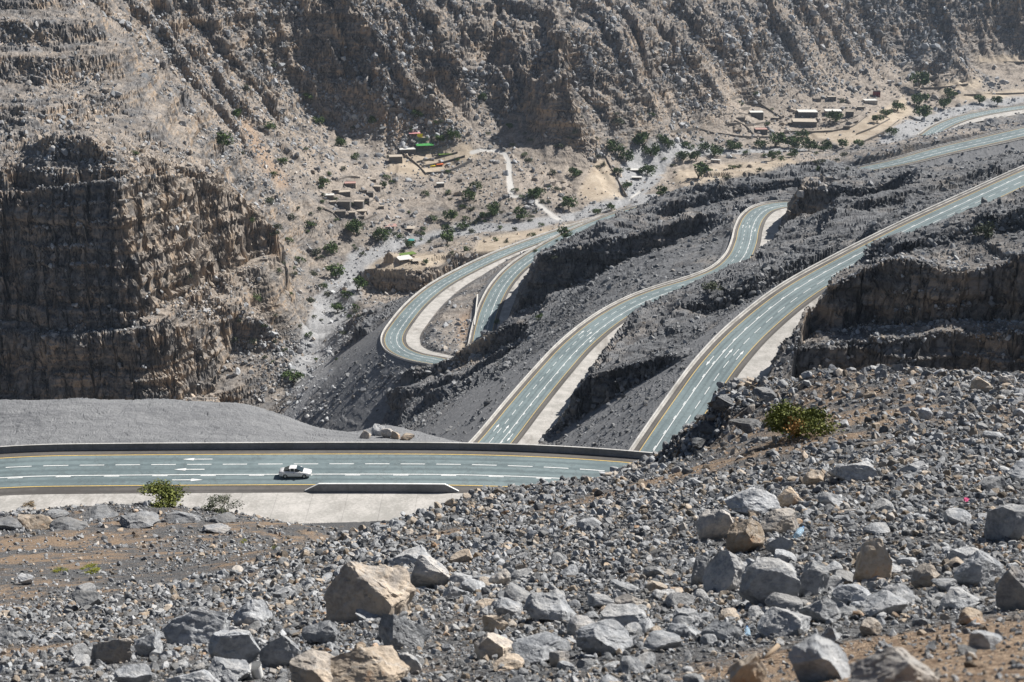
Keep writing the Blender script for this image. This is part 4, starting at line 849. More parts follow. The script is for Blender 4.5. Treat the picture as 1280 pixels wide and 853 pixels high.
# boulders seen one by one: photo box (u0, v0, u1, v1), tint 0 grey .. 1 tan, brightness, seed, label
BOULDERS = [
 (407, 708, 519, 793, .62, 1.0, 1, "big rounded boulder with a shaded brown face, largest rock in the foreground"),
 (508, 696, 563, 750, .45, 1.15, 2, "pale upright slab leaning just behind the biggest boulder"),
 (487, 687, 541, 712, .25, 1.1, 3, "flat pale slab lying behind the leaning upright slab"),
 (560, 717, 597, 738, .3, 1.0, 4, "low dark-sided stone to the right of the leaning pale slab"),
 (549, 735, 580, 754, .4, 1.05, 5, "small flat pale stone at the foot of the leaning slab"),
 (474, 766, 540, 826, .0, .72, 6, "dark blue-grey pointed boulder touching the biggest boulder's right foot"),
 (409, 809, 511, 868, .7, .95, 7, "broad orange-topped boulder cut by the bottom edge below the biggest boulder"),
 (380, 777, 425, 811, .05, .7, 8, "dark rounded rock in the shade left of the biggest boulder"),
 (497, 818, 527, 848, .4, 1.1, 9, "small pale block between the orange-topped boulder and the gravel to its right"),
 (611, 713, 639, 741, .5, 1.2, 10, "lone pale wedge standing on dark gravel right of the slabs"),
 (655, 742, 721, 786, .1, .95, 11, "wide grey boulder at the left end of the central rock pile"),
 (603, 769, 636, 799, .75, 1.1, 12, "tan rounded cobble at the left tip of the central rock pile"),
 (619, 751, 651, 778, .35, 1.0, 13, "grey cobble with an orange underside above the tan rounded cobble"),
 (594, 793, 646, 831, .6, 1.15, 14, "cream and grey rock at the lower left of the central pile"),
 (640, 799, 713, 838, .05, .95, 15, "broad flat-topped grey rock low in the central pile"),
 (617, 821, 656, 842, .7, 1.05, 16, "small tan slab below the cream and grey rock"),
 (687, 814, 712, 839, .5, .95, 17, "squat pinkish stone at the right end of the flat-topped grey rock"),
 (207, 763, 283, 816, .08, 1.05, 18, "grey boulder with creased layers at lower left"),
 (292, 753, 337, 790, .25, 1.1, 19, "light grey block uphill from the creased boulder, tan below"),
 (266, 788, 330, 850, .15, 1.1, 20, "pale faceted boulder behind the white cup"),
 (327, 795, 377, 846, .02, .9, 21, "blue-grey rounded boulder just right of the white cup"),
 (170, 795, 203, 828, .1, 1.0, 22, "small grey rock left of the creased boulder"),
 (112, 798, 166, 837, .55, .85, 23, "brown speckled boulder at lower left beside a small grey rock"),
 (-12, 781, 33, 810, .0, .7, 24, "dark rock on the left edge of the picture beside a blue scrap"),
 (207, 839, 278, 872, .35, 1.15, 25, "pale flat rock on the bottom edge below the faceted boulder"),
 (146, 834, 187, 866, .1, .95, 26, "grey rock on the bottom edge left of the pale flat rock"),
 (368, 822, 431, 872, .6, .95, 27, "orange and grey rock on the bottom edge left of the broad orange-topped boulder"),
 (255, 827, 312, 862, .2, .95, 28, "grey rock half hidden below the pale faceted boulder"),
 (88, 739, 125, 769, .2, .55, 29, "dark hollow-looking rock alone on the left gravel slope"),
 (23, 720, 42, 735, .35, 1.2, 30, "small whitish stone alone on the left slope under the yellow tufts"),
 (907, 610, 974, 652, .2, 1.2, 31, "pale flat slab on top of the rock stack near the plastic bottle"),
 (971, 612, 1006, 640, .8, 1.2, 32, "cream block at the right end of the pale top slab"),
 (870, 636, 925, 686, .5, 1.15, 33, "cream and grey boulder at the left foot of the rock stack"),
 (907, 655, 956, 700, .85, .75, 34, "rusty orange boulder at the front of the rock stack"),
 (947, 640, 1001, 675, .55, .9, 35, "reddish block with a white top beside the plastic bottle"),
 (954, 671, 990, 700, .05, .9, 36, "small blue-grey rock right below the plastic bottle in the stack"),
 (880, 697, 937, 752, .35, .95, 37, "square brownish-grey boulder below the rock stack"),
 (861, 700, 890, 741, .05, .65, 38, "dark narrow rock against the left side of the square boulder"),
 (926, 703, 999, 771, .1, 1.0, 39, "large grey boulder with a flat lit top at centre right"),
 (995, 707, 1035, 754, .02, .85, 40, "dark grey upright rock right of the large flat-topped boulder"),
 (947, 763, 1014, 804, .15, 1.0, 41, "wide grey wedge right of the blue bottle end"),
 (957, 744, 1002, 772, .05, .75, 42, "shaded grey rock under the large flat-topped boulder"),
 (749, 758, 806, 796, .12, 1.05, 43, "smooth grey rock left of the bottle lying among stones"),
 (720, 782, 790, 828, .1, .95, 44, "pointed grey boulder in front of the smooth grey rock"),
 (706, 771, 750, 804, .45, 1.05, 45, "pale pinkish rock between the wide and the pointed grey boulders"),
 (842, 763, 874, 787, .1, .95, 46, "small grey rock above the dip in the central pile"),
 (877, 777, 935, 808, .05, .75, 47, "dark flat rock left of the blue bottle end"),
 (806, 793, 853, 820, .05, .85, 48, "grey rock right of the bottle lying among stones"),
 (834, 779, 877, 802, .1, 1.0, 49, "light grey slab between the two bottles"),
 (734, 744, 769, 766, .3, 1.1, 50, "whitish cobble at the back of the central pile"),
 (768, 747, 812, 766, .55, 1.05, 51, "row of pale tan stone at the back of the central pile"),
 (911, 820, 958, 868, .9, 1.0, 52, "tan pointed rock on the bottom edge at centre right"),
 (988, 806, 1062, 866, .2, 1.05, 53, "large pale blurred boulder on the bottom edge"),
 (1066, 678, 1110, 742, .75, 1.05, 54, "tall tan boulder standing upright on the right slope"),
 (1039, 733, 1091, 764, .1, 1.1, 55, "pale grey rock just below the tall tan boulder"),
 (1078, 742, 1137, 778, .08, .95, 56, "rounded grey boulder to the lower right of the tall tan boulder"),
 (1194, 695, 1254, 742, .3, .95, 57, "grey block with a tan left face on the right slope"),
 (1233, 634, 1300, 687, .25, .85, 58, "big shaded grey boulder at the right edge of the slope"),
 (1139, 709, 1174, 741, .6, .85, 59, "pinkish split rock between the tall tan boulder and the tan-faced block"),
 (1166, 723, 1198, 745, .05, .9, 60, "small grey rock at the left foot of the tan-faced block"),
 (1107, 733, 1148, 764, .3, 1.0, 61, "grey and tan rock right of the rounded grey boulder"),
 (1175, 738, 1225, 766, .1, 1.1, 62, "light grey flat rock below the tan-faced block"),
 (1248, 716, 1300, 775, .45, .9, 63, "large brownish rock at the right edge above the tan soil"),
 (1199, 764, 1229, 786, .95, .9, 64, "small bright orange rock on the edge of the tan soil"),
 (1000, 749, 1050, 788, .05, .9, 65, "blue-grey rock left of the rounded grey boulder"),
 (1074, 778, 1101, 800, .6, 1.0, 66, "small tan-topped rock below the rounded grey boulder"),
 (1024, 785, 1053, 811, .1, 1.0, 67, "small pale grey rock above the large blurred boulder"),
 (1066, 812, 1170, 880, .5, .95, 68, "wide blurred brown boulder on the bottom edge at right"),
 (1211, 791, 1252, 818, .2, 1.1, 69, "flat pale stone lying on the tan soil at lower right"),
 (1036, 575, 1096, 609, .05, 1.1, 70, "grey wedge-shaped rock alone on the upper slope below the green bush"),
 (1003, 590, 1030, 613, .7, 1.0, 71, "tan block just left of the lone grey wedge"),
 (1023, 616, 1054, 638, .1, .95, 72, "low grey rock between the lone wedge and the rock stack"),
 (1259, 580, 1300, 609, .05, 1.1, 73, "smooth grey rock cut by the right edge of the picture"),
 (1148, 513, 1166, 529, .05, 1.1, 74, "small square grey rock high on the right slope"),
 (1249, 470, 1266, 485, .5, 1.15, 75, "pale rock on the skyline of the slope near the right edge"),
 (1126, 578, 1160, 596, .15, 1.0, 76, "flat grey rock right of the lone wedge"),
 (1226, 599, 1258, 618, .05, .6, 77, "dark flat rock left of the smooth rock at the right edge"),
 (1095, 464, 1110, 477, .15, .7, 78, "dark stone on the tan crest in front of the right-hand cliff"),
 # rock ledge on the left and boulders by the barrier
 (-8, 644, 30, 668, .15, .7, 79, "dark cracked ledge block at the left edge above the apron"), (22, 638, 66, 668, .75, .9, 80, "orange-faced block in the left rock ledge"),
 (50, 632, 84, 652, .12, .75, 81, "grey block behind the orange-faced block in the left ledge"), (62, 648, 108, 667, .1, .65, 82, "long dark block right of the orange-faced block"),
 (100, 630, 146, 652, .08, .75, 83, "spiky grey outcrop block left of the green roadside bush"), (148, 642, 200, 664, .25, .85, 84, "pale cracked block under the green roadside bush"),
 (205, 638, 250, 658, .3, .85, 85, "grey ledge block between the two roadside bushes"), (250, 652, 290, 670, .4, 1.1, 86, "flat whitish slab below the grey-green bush"), (258, 640, 296, 657, .05, .6, 87, "small dark block under the grey-green bush"),
 (862, 548, 894, 568, .05, .42, 93, "dark jagged outcrop at the lip of the crest beside the right-hand road's end"), (890, 496, 926, 522, .15, .45, 94, "dark square outcrop standing up at the crest, left of the tan ledge"), (912, 524, 956, 548, .05, .42, 95, "dark layered outcrop just left of the leafy green bush"), (942, 486, 976, 504, .3, .6, 96, "grey and tan outcrop on the skyline above the leafy green bush"), (874, 528, 906, 547, .05, .38, 97, "black cracked rock between the jagged and the square outcrops"),
 (464, 532, 482, 549, .3, 1.1, 88, "pale rock in the boulder heap just beyond the barrier"), (476, 537, 492, 551, .5, 1.05, 89, "cream rock right of the pale rock beyond the barrier"), (488, 541, 500, 552, .95, .9, 90, "orange rock in the heap just beyond the barrier"),
 (450, 539, 464, 551, .6, 1.0, 91, "tan rock at the left end of the heap beyond the barrier"), (500, 543, 518, 553, .85, .85, 92, "rusty low rock at the right end of the heap beyond the barrier"),
]
def place_rock(me_name, box, tint, bright, seed, sub):
    u0, v0, u1, v1 = box; uc = (u0 + u1) / 2
    B = hit(uc, v1 - .22 * (v1 - v0)); k = pxm(B); w = (u1 - u0) * k; dpt = w * random.uniform(.62, .85)
    a = math.atan2(-B.z, B.y); hz = max(.38 * w, ((v1 - v0) * k - .5 * dpt * math.sin(a)) / math.cos(a))
    hz = min(hz, 1.35 * w) * (.8 if 79 <= seed <= 87 else 1)
    v, f = rock_verts(sub, seed * 13 + 5, random.randint(9, 14), .075 if seed < 79 or 88 <= seed < 93 else .13, (.56 if seed in (1, 7, 18, 54) else .44) if seed < 93 else .3, .84 if seed < 93 else .7)
    rz = random.uniform(-.35, .35); c, s = math.cos(rz), math.sin(rz)
    v = v @ np.array([[c, -s, 0], [s, c, 0], [0, 0, 1.0]]).T; v /= (v.max(0) - v.min(0)) / 2
    v = v * np.array([w / 2, dpt / 2, hz * 1.18 / 2])
    me = mesh_np(me_name, v, f, M_ROCK, dict(tint=tint, bright=bright)); o = link("boulder", me)
    o.location = (B.x, B.y + dpt * .12, B.z + hz * (.16 if 79 <= seed <= 87 else .34)); return o
for (u0, v0, u1, v1, t_, br, sd, lab) in BOULDERS:
    big = (u1 - u0) > 48
    tag(place_rock("boulder", (u0, v0, u1, v1), t_, br * (.78 if 79 <= sd <= 87 else 1), sd, 5 if big else 4), lab, "rock")

# loose stones: the 190 largest one by one, the rest as gravel
PU, PV = proj(GX, GY, GZ); PU = PU.astype(np.float32); PV = PV.astype(np.float32)
inview = (PU > -160) & (PU < 1440) & (PV < 960)
dens1 = sstep(-.5, .35, fbm2(GX, GY, 6, 4, 4) - 2.4 * (SOIL - .38)) * .78 + .22
dens1 = dens1 * (1 - .6 * sstep(10.5, 7.5, GY) * sstep(.6, 1.6, GX)) * np.where(GY > 62, .8, 1)
side = (PU > -900) & (PU < 2300) & (PV < 1100) & ~inview        # the slope goes on beyond the frame
nearw = np.where((inview | side) & (GY > 3.0) & (GY < 125), dens1 * np.where(side, .8, 1), 0).astype(np.float64)
cumw = np.cumsum(nearw.ravel())
def pick(cw, n):
    i = np.searchsorted(cw, rng.random(n) * cw[-1]); return np.minimum(i, len(cw) - 1)
def grid_pts(i):
    jx = rng.uniform(-.5, .5, len(i))[:, None]
    x, y, z = GX.ravel()[i], GY.ravel()[i], GZ.ravel()[i]; return np.stack([x, y, z], 1).astype(np.float64)
def stone_tint(n): 
    t = rng.random(n); return np.where(t < .76, rng.uniform(0, .25, n), rng.uniform(.45, 1.0, n)), rng.uniform(.34, 1.08, n)
for nm, N, lo, hi, pw, sub, nt in (("gravel", 75000, .7, 2.0, 1.0, 1, 16), ("gravel", 82000, 1.6, 5.8, 1.5, 1, 24), ("gravel", 25000, 4.4, 12, 1.9, 2, 20)):
    i = pick(cumw, N); P = grid_pts(i); k = np.linalg.norm(P, axis=1) / F
    sz = (lo + (hi - lo) * rng.random(N) ** pw) * k * .62 * np.where((P[:, 1] > 42) & (P[:, 0] < -2), .6, 1); t_, b_ = stone_tint(N)
    P[:, 0] += rng.uniform(-1, 1, N) * k * 1.5; P[:, 2] += sz * .25
    tag(link(nm, scatter_mesh("gravel", P, sz, t_, b_, sub, nt, 100 * sub, M_ROCK, 7 if sub == 1 else 10, 0 if sub == 1 else .03)), "grey angular gravel covering the near slope", "gravel", None, "stuff")
tmpl = []
for k in range(12):
    v, f = rock_verts(3, 700 + k, 12, .04, .45, .85); tmpl.append([mesh_np("stone", v, f, M_ROCK, dict(tint=t_, bright=b_)) for t_, b_ in ((.05, .95), (.15, 1.1), (.1, .75), (.7, 1.0))])
wx_ = nearw * (GY < 60) * inview; cw2 = np.cumsum((wx_ * (.25 + 1.0 * ((PV > 700) & (PU > 560)))).ravel())
P = grid_pts(pick(cw2, 190)); k = np.linalg.norm(P, axis=1) / F
for n_ in range(len(P)):
    s_ = random.uniform(8, 18) * k[n_] * (.75 if P[n_, 1] > 28 else 1)
    o = link("stone", tmpl[random.randrange(12)][random.choice((0, 0, 0, 1, 1, 2, 2, 3))]); o.location = (P[n_, 0], P[n_, 1], P[n_, 2] + s_ * .25)
    o.scale = (s_ * random.uniform(.8, 1.2), s_ * random.uniform(.65, 1), s_ * random.uniform(.45, .8)); o.rotation_euler = (random.uniform(-.4, .4), random.uniform(-.4, .4), random.uniform(0, 6.3))
    tag(o, "loose angular stone, small beside the boulders, lying in the gravel of the near slope", "rock", "loose stones on the near slope")
# rubble on the far slopes
roughness = (1 - flat) * (1 - .6 * FILLv) * (.35 + .65 * sstep(.95, .6, nz)) * sstep(.45, .68, nz) * np.where(GRV > .5, .8, 1) * sstep(-.5, .3, fbm2(GX, GY, 40, 3, 6))
fw = np.where(inview & (GY > 262) & (GY < 2000) & GV & (NEARv > 1.5), roughness, 0).astype(np.float64); cw3 = np.cumsum(fw.ravel())
for N, lo, hi, pw, sub, nt in ((58000, .8, 3.0, 2.2, 1, 14), (10000, 2.2, 6.5, 2.4, 2, 14)):
    i = pick(cw3, N); P = grid_pts(i); k = np.linalg.norm(P, axis=1) / F; sz = (lo + (hi - lo) * rng.random(N) ** pw) * k * .7
    tn = TANv.ravel()[i]; g_ = GRV.ravel()[i]; t_ = np.clip(rng.normal(tn * .9 - .1, .2), 0, .8); P[:, 2] += sz * .2
    b_ = np.clip(rng.uniform(.28, .8, N) * (1 + .55 * (tn > .25)) + .3 * g_, .2, 1.2)
    tag(link("rubble", scatter_mesh("rubble", P, sz, t_, b_, sub, nt, 300 * sub, M_ROCK, 7 if sub == 1 else 10, 0 if sub == 1 else .03)), "broken rock strewn over the valley slopes", "rubble", None, "stuff")
# ------------------------------------------------------------------ trees and bushes
def leaf_material(name, dark, light, odd):
    m = NB(name, .75, .2); t = m.attr("tint"); nz = m.noise(9, 3, .6, m.obj())
    c = m.mix(m.ramp(m.add(nz, m.cen(t, .6)), .3, .75), dark, light); c = m.mix(m.ramp(t, 1.2, 1.6), c, odd); m.color(c)
    return m.m
M_LEAF = leaf_material("acacia_leaves", (.038, .068, .022), (.115, .17, .055), (.3, .18, .05)); M_LEAFG = leaf_material("grey_green_leaves", (.06, .075, .05), (.15, .165, .11), (.3, .18, .05))
M_LEAFB = leaf_material("bush_leaves", (.065, .085, .02), (.23, .25, .07), (.38, .22, .08)); M_DRY = leaf_material("dry_twigs", (.17, .125, .07), (.34, .26, .16), (.3, .2, .1))
M_CUSH = leaf_material("cushion_leaves", (.15, .17, .02), (.36, .37, .06), (.4, .3, .05)); M_BARK = plain("grey_bark", (.16, .13, .10), .9)
def crown_mesh(name, seed, n, leaf, mat, clumps=9, base=.35, top=1.5, spread=1.0, odd=None, shell=.55):
    g = np.random.default_rng(seed); C_ = []
    for k in range(clumps):
        a = g.uniform(0, 2 * math.pi); rr = spread * math.sqrt(g.random()) * .68; z = base + (top - base) * g.uniform(.15, .8) * (1 - .35 * rr)
        C_.append((rr * math.cos(a), rr * math.sin(a), z, g.uniform(.26, .46)))
    C_ = np.array(C_); k = g.integers(0, clumps, n); d = g.normal(size=(n, 3)); d /= np.linalg.norm(d, axis=1)[:, None]
    rad = C_[k, 3] * (shell + (1 - shell) * g.random(n)) * g.choice([1, 1, 1, 1.25], n)
    P = C_[k, :3] + d * rad[:, None] * np.array([1, 1, .75]); P[:, 2] = np.maximum(P[:, 2], .04)
    a = g.normal(size=(n, 3)); a /= np.linalg.norm(a, axis=1)[:, None]; b = np.cross(a, g.normal(size=(n, 3))); b /= np.linalg.norm(b, axis=1)[:, None]
    L = leaf * g.uniform(.6, 1.4, n)[:, None]
    V = np.stack([P - a * L, P + b * L * .55, P + a * L, P - b * L * .55], 1).reshape(-1, 3)
    q = np.arange(n)[:, None] * 4; Fc = np.concatenate([q + [[0, 1, 2]], q + [[0, 2, 3]]])
    t = g.random(n) * .6 + .4 * TILE2[3][k, k % 7]
    if odd is not None: t = np.where((np.linalg.norm((P - np.array(odd[:3])) / odd[3], axis=1) < g.uniform(.4, 1.2, n)), 2.0, t)
    return mesh_np(name, V, Fc, mat, dict(tint=np.repeat(t, 4)))
def trunk_mesh(name, seed, base=.35, top=1.2, n=5, r=.055):
    g = np.random.default_rng(seed); m = MB()
    m.tube([(0, 0, -.25), (g.uniform(-.05, .05), 0, base * .5), (g.uniform(-.08, .08), g.uniform(-.08, .08), base)], [r * 1.3, r, r * .8], 6)
    for k in range(n):
        a = 2 * math.pi * k / n + g.uniform(-.4, .4); q = g.uniform(.35, .65)
        m.tube([(0, 0, base * g.uniform(.3, .9)), (q * .5 * math.cos(a), q * .5 * math.sin(a), base + .25), (q * math.cos(a), q * math.sin(a), top * g.uniform(.6, .85))], [r * .6, r * .4, r * .18], 5)
    return m.mesh(name, M_BARK, True)
TREES = [(trunk_mesh("trunk", 40 + k), crown_mesh("crown", 50 + k, 650, .10, M_LEAF, 12)) for k in range(5)]
BUSHG = [(trunk_mesh("stem", 60 + k, .12, .7, 6, .035), crown_mesh("foliage", 70 + k, 300, .10, M_LEAFG, 8, .08, .95)) for k in range(4)]
BUSHD = [(trunk_mesh("stem", 80 + k, .12, .7, 6, .035), crown_mesh("foliage", 90 + k, 320, .10, M_LEAF, 8, .08, 1.0)) for k in range(4)]
def plant(kind, u, v, r, lab, group=None):
    B = hit(u, v + r * .72); k = pxm(B); sc = r * k * 1.35
    tm, nmT, nmC = {'t': (TREES, "trunk", "crown"), 'g': (BUSHG, "stem", "foliage"), 'd': (BUSHD, "stem", "foliage")}[kind]
    a, b = tm[random.randrange(len(tm))]
    e = empty("tree" if kind == 't' else "shrub", (B.x, B.y, B.z - .05 * sc), random.uniform(0, 6.3), (sc * random.uniform(.95, 1.15), sc * random.uniform(.95, 1.15), sc * random.uniform(.85, 1.15)))
    tag(e, lab, "tree" if kind == 't' else "shrub", group); link(nmT, a, e); link(nmC, b, e); return e
SINGLE = [ # trees one can point to
 ('t', 279, 182, 11, "round dark tree on the slope above the left cliff, the larger of two"), ('t', 299, 146, 7, "small dark tree in the orange gully above the round dark tree"),
 ('t', 873, 216, 13, "big round tree standing alone on the tan field across the wadi"), ('t', 711, 256, 9, "dark tree beside the concrete ramp, below the ploughed tan field"), ('t', 747, 265, 5, "small dark tree at the very edge of the lower road by the wadi"),
 ('t', 367, 471, 11, "round green tree at the lower end of the pale stream bed"), ('t', 420, 340, 11, "big dark tree on the left bank of the pale stream bed"), ('t', 447, 358, 9, "olive tree in the middle of the stream bed below the farm terrace"),
 ('t', 422, 387, 7, "small tree on the right bank halfway down the stream bed"), ('t', 443, 287, 10, "bushy tree directly below the lower stone hamlet"), ('t', 477, 295, 9, "dark tree at the left end of the roadside sheds above the farm terrace"),
 ('t', 566, 170, 8, "round tree at the upper right corner of the walled garden"), ('t', 550, 174, 6, "dark bush tree against the right side of the green turf"), ('t', 587, 245, 8, "lone olive tree on the slope below the garden and left of the track"),
 ('t', 650, 270, 8, "dark tree by the wadi just left of the concrete ramp"), ('t', 615, 266, 8, "larger of the two dark trees on the wadi's edge below the track"), ('t', 605, 273, 6, "smaller of the two dark trees on the wadi's edge below the track"),
 ('t', 564, 270, 8, "upper dark tree of the clump in the grey wadi"), ('t', 560, 289, 7, "middle dark tree of the clump in the grey wadi"), ('t', 559, 301, 8, "lowest dark tree of the clump in the grey wadi"), ('t', 579, 283, 6, "right-hand small tree of the clump in the grey wadi"),
 ('t', 769, 186, 10, "rounded tree at the foot of the rocky spur above the tan field"), ('t', 783, 197, 9, "spreading tree on the wadi's edge above the shed with two roofs"), ('t', 809, 214, 9, "tree crowding the right side of the shed with two pale roofs"),
 ('t', 826, 240, 7, "lone tree at the end of the wadi's gravel spit"), ('t', 854, 195, 8, "dark tree at the bend of the upper wadi"), ('t', 870, 199, 7, "low grey-green tree next to the tree at the wadi bend"), ('t', 916, 184, 8, "round tree on the far bank above the small white shed"),
 ('t', 893, 191, 9, "tree shading the small white shed by the wadi"), ('t', 1044, 148, 9, "dark tree between the two pale houses of the far village"), ('t', 1149, 126, 10, "large tree at the near edge of the terraced fields by the far bend"), ('t', 1155, 142, 10, "broad tree beside the tan yard of the far village"),
 ('t', 1149, 103, 10, "dark tree at the mouth of the shadowed ravine"), ('t', 1180, 133, 7, "tree at the roadside of the far bend"), ('t', 1188, 118, 8, "tree below the stepped tan fields at upper right"), ('t', 1224, 126, 6, "left of two small trees above the far bend"), ('t', 1247, 127, 6, "right of two small trees above the far bend"),
 ('t', 705, 294, 7, "green bush hanging over the parapet where the lower roads meet"), ('t', 1096, 151, 6, "small tree between the tan strips of the far village"), ('t', 1122, 134, 7, "tree at the corner of the far village yard"),
 ('g', 890, 357, 11, "pale green bush on the rocks between the middle and right roads"), ('g', 1234, 284, 14, "olive bush on top of the dark plateau right of the straight road"), ('t', 970, 176, 10, "largest tree in the row below the far village"),
 ('d', 675, 398, 5, "small bush on the rubble below the middle road"), ('d', 622, 402, 4, "tiny bush on the rock ridge behind the end of the lower road")]
for a in SINGLE: plant(*a)
ZONES = [("green trees and thorn bushes dotted over the slope between the hamlet and the stream bed", 'td', [(466,150,6),(426,179,6),(445,195,6),(520,142,7),(602,123,5),(637,160,4),(656,193,4),(667,246,7),(595,232,7),(675,238,6),(668,241,7),(540,273,6),(500,295,5),(514,306,6),(405,228,6),(482,221,5),(480,232,4),(533,328,4),(582,310,5)]),
 ("small trees in the green belt along the upper wadi", 't', [(805,177,11),(813,190,9),(828,177,7),(836,181,6),(858,182,5),(764,260,5),(783,234,6),(772,216,6),(720,216,8),(991,180,9),(1011,184,8),(1030,184,8),(1053,182,6),(1001,168,7),(965,197,6),(990,192,6),(1114,166,6),(1107,141,6),(1073,182,6),(880,186,6),(950,182,6)]),
 ("thorn bushes on the talus between the left cliff and the stream bed", 'gd', [(237,343,5),(318,371,7),(388,375,6),(387,419,5),(343,292,6),(315,275,4),(337,250,7),(415,310,9),(397,315,7),(404,357,5),(392,340,6),(292,424,6),(316,424,6),(348,284,6),(367,343,5),(389,375,5),(434,366,7),(418,309,7),(330,410,5),(300,400,4),(360,300,5),(375,325,6),(352,330,5),(410,365,5),(430,415,5),(445,385,5)]),
 ("scattered grey bushes high on the slope under the far crags", 'gd', [(355,200,8),(401,152,7),(342,217,6),(427,179,6),(342,83,5),(308,110,6),(337,157,7),(384,120,6),(304,191,4),(170,191,5),(337,249,5),(364,270,7),(389,280,7),(699,182,6),(772,151,8),(660,200,5),(690,215,5),(640,180,4),(720,165,5),(610,165,4),(560,215,4),(590,260,5),(625,285,4)])]
for lab, kinds, L in ZONES:
    for (u, v, r) in L: plant(random.choice(kinds), u, v, r, lab, lab)
for lab, n, box in (("small green trees crowding the wadi belt between the far village and the pale stream", 30, (740, 175, 1060, 222)), ("small round bushes along the gravel banks below the walled garden", 26, (520, 235, 700, 300)), ("tiny grey bushes among the stones of the lower valley slope", 60, (370, 150, 720, 320)), ("tiny bushes along the edges of the stream bed and its talus", 26, (330, 300, 470, 470)), ("tiny bushes on the high slope right of the far crags", 22, (700, 110, 1100, 200))):
    for _ in range(n): plant('g' if random.random() < .6 else 'd', random.uniform(box[0], box[2]), random.uniform(box[1], box[3]), random.uniform(2.2, 4.2) * (1.3 if 'green' in lab or 'round' in lab else 1), lab, lab)
# nearer bushes
def big_bush(u0, v0, u1, v1, mat, n, leaf, lab, seed, odd=None, name="bush", clumps=16, hfac=1.0):
    B = hit((u0 + u1) / 2, v1 - 1); k = pxm(B); w = (u1 - u0) * k / 2
    e = empty(name, (B.x, B.y + .35 * w, B.z), 0, (w, w * .9, w * hfac)); tag(e, lab, "bush")
    link("stem", trunk_mesh("stem", seed, .12, .6, 8, .03), e)
    link("foliage", crown_mesh("foliage", seed + 1, n, leaf, mat, clumps, .05, .95, 1.15, odd, .35), e)
big_bush(958, 501, 1045, 551, M_LEAFB, 6000, .045, "leafy green bush with an orange withered patch on the crest", 210, odd=(-.25, -.55, .45, .36), clumps=22, hfac=.95)
big_bush(162, 606, 233, 634, M_LEAFB, 3600, .05, "dark green thorn bush behind the rock ledge beside the near road", 220, clumps=16, hfac=.62)
big_bush(252, 620, 299, 642, M_LEAFG, 1500, .05, "sparse grey-green bush beside the near road, right of the dark green one", 230, clumps=11, hfac=.7)
big_bush(28, 623, 46, 637, M_DRY, 900, .06, "dry straw-coloured tuft on the left rock ledge", 240, clumps=7, hfac=.9)
big_bush(65, 706, 84, 717, M_CUSH, 1500, .05, "smaller of two yellow-green cushion plants on the left slope", 250, clumps=12, hfac=.55)
big_bush(99, 706, 127, 719, M_CUSH, 2000, .05, "larger of two yellow-green cushion plants on the left slope", 260, clumps=14, hfac=.5)
big_bush(297, 674, 310, 681, M_CUSH, 700, .06, "flat green tuft on the middle slope below the concrete apron", 270, clumps=8, hfac=.5)
big_bush(339, 679, 352, 689, M_LEAFB, 700, .06, "round bright green tuft on the middle slope near the gravel edge", 280, clumps=8, hfac=.8)

# ------------------------------------------------------------------ village houses, walls, sheds
M_STONE = plain("village_stone", (.20, .18, .16), .9, var=.3, sc=1.2, bump=.05); M_PLAST = plain("pale_plaster", (.42, .39, .35), .85, var=.15, sc=.8); M_GREYW = plain("grey_block_wall", (.15, .145, .14), .9, var=.2, sc=.8)
M_ROOFW = plain("whitewashed_roof", (.62, .61, .58), .8, var=.1, sc=.7); M_ROOFT = plain("earth_roof", (.43, .38, .32), .9, var=.15, sc=.8); M_PINK = plain("faded_red_roof", (.40, .25, .22), .8, var=.15); M_RED = plain("dark_red_paint", (.20, .05, .055), .7)
M_DARK = plain("dark_opening", (.025, .025, .03), .6); M_DOOR = plain("blue_grey_door", (.12, .15, .17), .6); M_GREEN = plain("green_turf", (.06, .27, .07), .9, var=.25); M_YELLOW = plain("yellow_panel", (.78, .60, .04), .5); M_ORANGE = plain("orange_sheet", (.72, .19, .07), .6)
M_PINKS = plain("pink_sheet", (.62, .30, .30), .7); M_TEAL = plain("teal_sheet", (.05, .28, .27), .6); M_OLIVE = plain("crop_green", (.13, .20, .05), .9, var=.35)
def house(u, v, wpx, hpx, lab, wall=M_STONE, roof=M_ROOFT, depth=.75, rz=.0, nwin=1, name="house", cat="house", over=.25, slope=0):
    """v is the row of the foot of the front wall"""
    B = hit(u, v); k = pxm(B); w = wpx * k * .88; d = w * depth; h = max(2.2, hpx * k * .85)
    e = empty(name, (B.x, B.y, B.z), rz); tag(e, lab, cat)
    m = MB(); m.box((0, d / 2, h / 2 - 1.0), (w, d, h + 2.0)); m.build("wall", wall, e)
    m = MB(); m.box((0, d / 2, h + .14), (w + 2 * over, d + 2 * over, .26))
    m.box((0, -over + .1, h + .36), (w + 2 * over, .18, .2)); m.box((0, d + over - .1, h + .36), (w + 2 * over, .18, .2)); m.build("roof", roof, e)
    dx = -w * .22 if nwin else 0
    m = MB(); m.box((dx, -.03, .95), (min(1.1, w * .25), .12, 1.9)); o = m.build("door", M_DOOR, e)
    for q in range(nwin):
        x = w * (.08 + .32 * q) if nwin > 1 else w * .22
        f = MB().box((x, -.02, 1.55), (min(1.2, w * .2), .10, 1.0)).build("window", M_PLAST, e); MB().box((x, -.06, 1.55), (min(.95, w * .16), .06, .78)).build("pane", M_DARK, f)
    return e
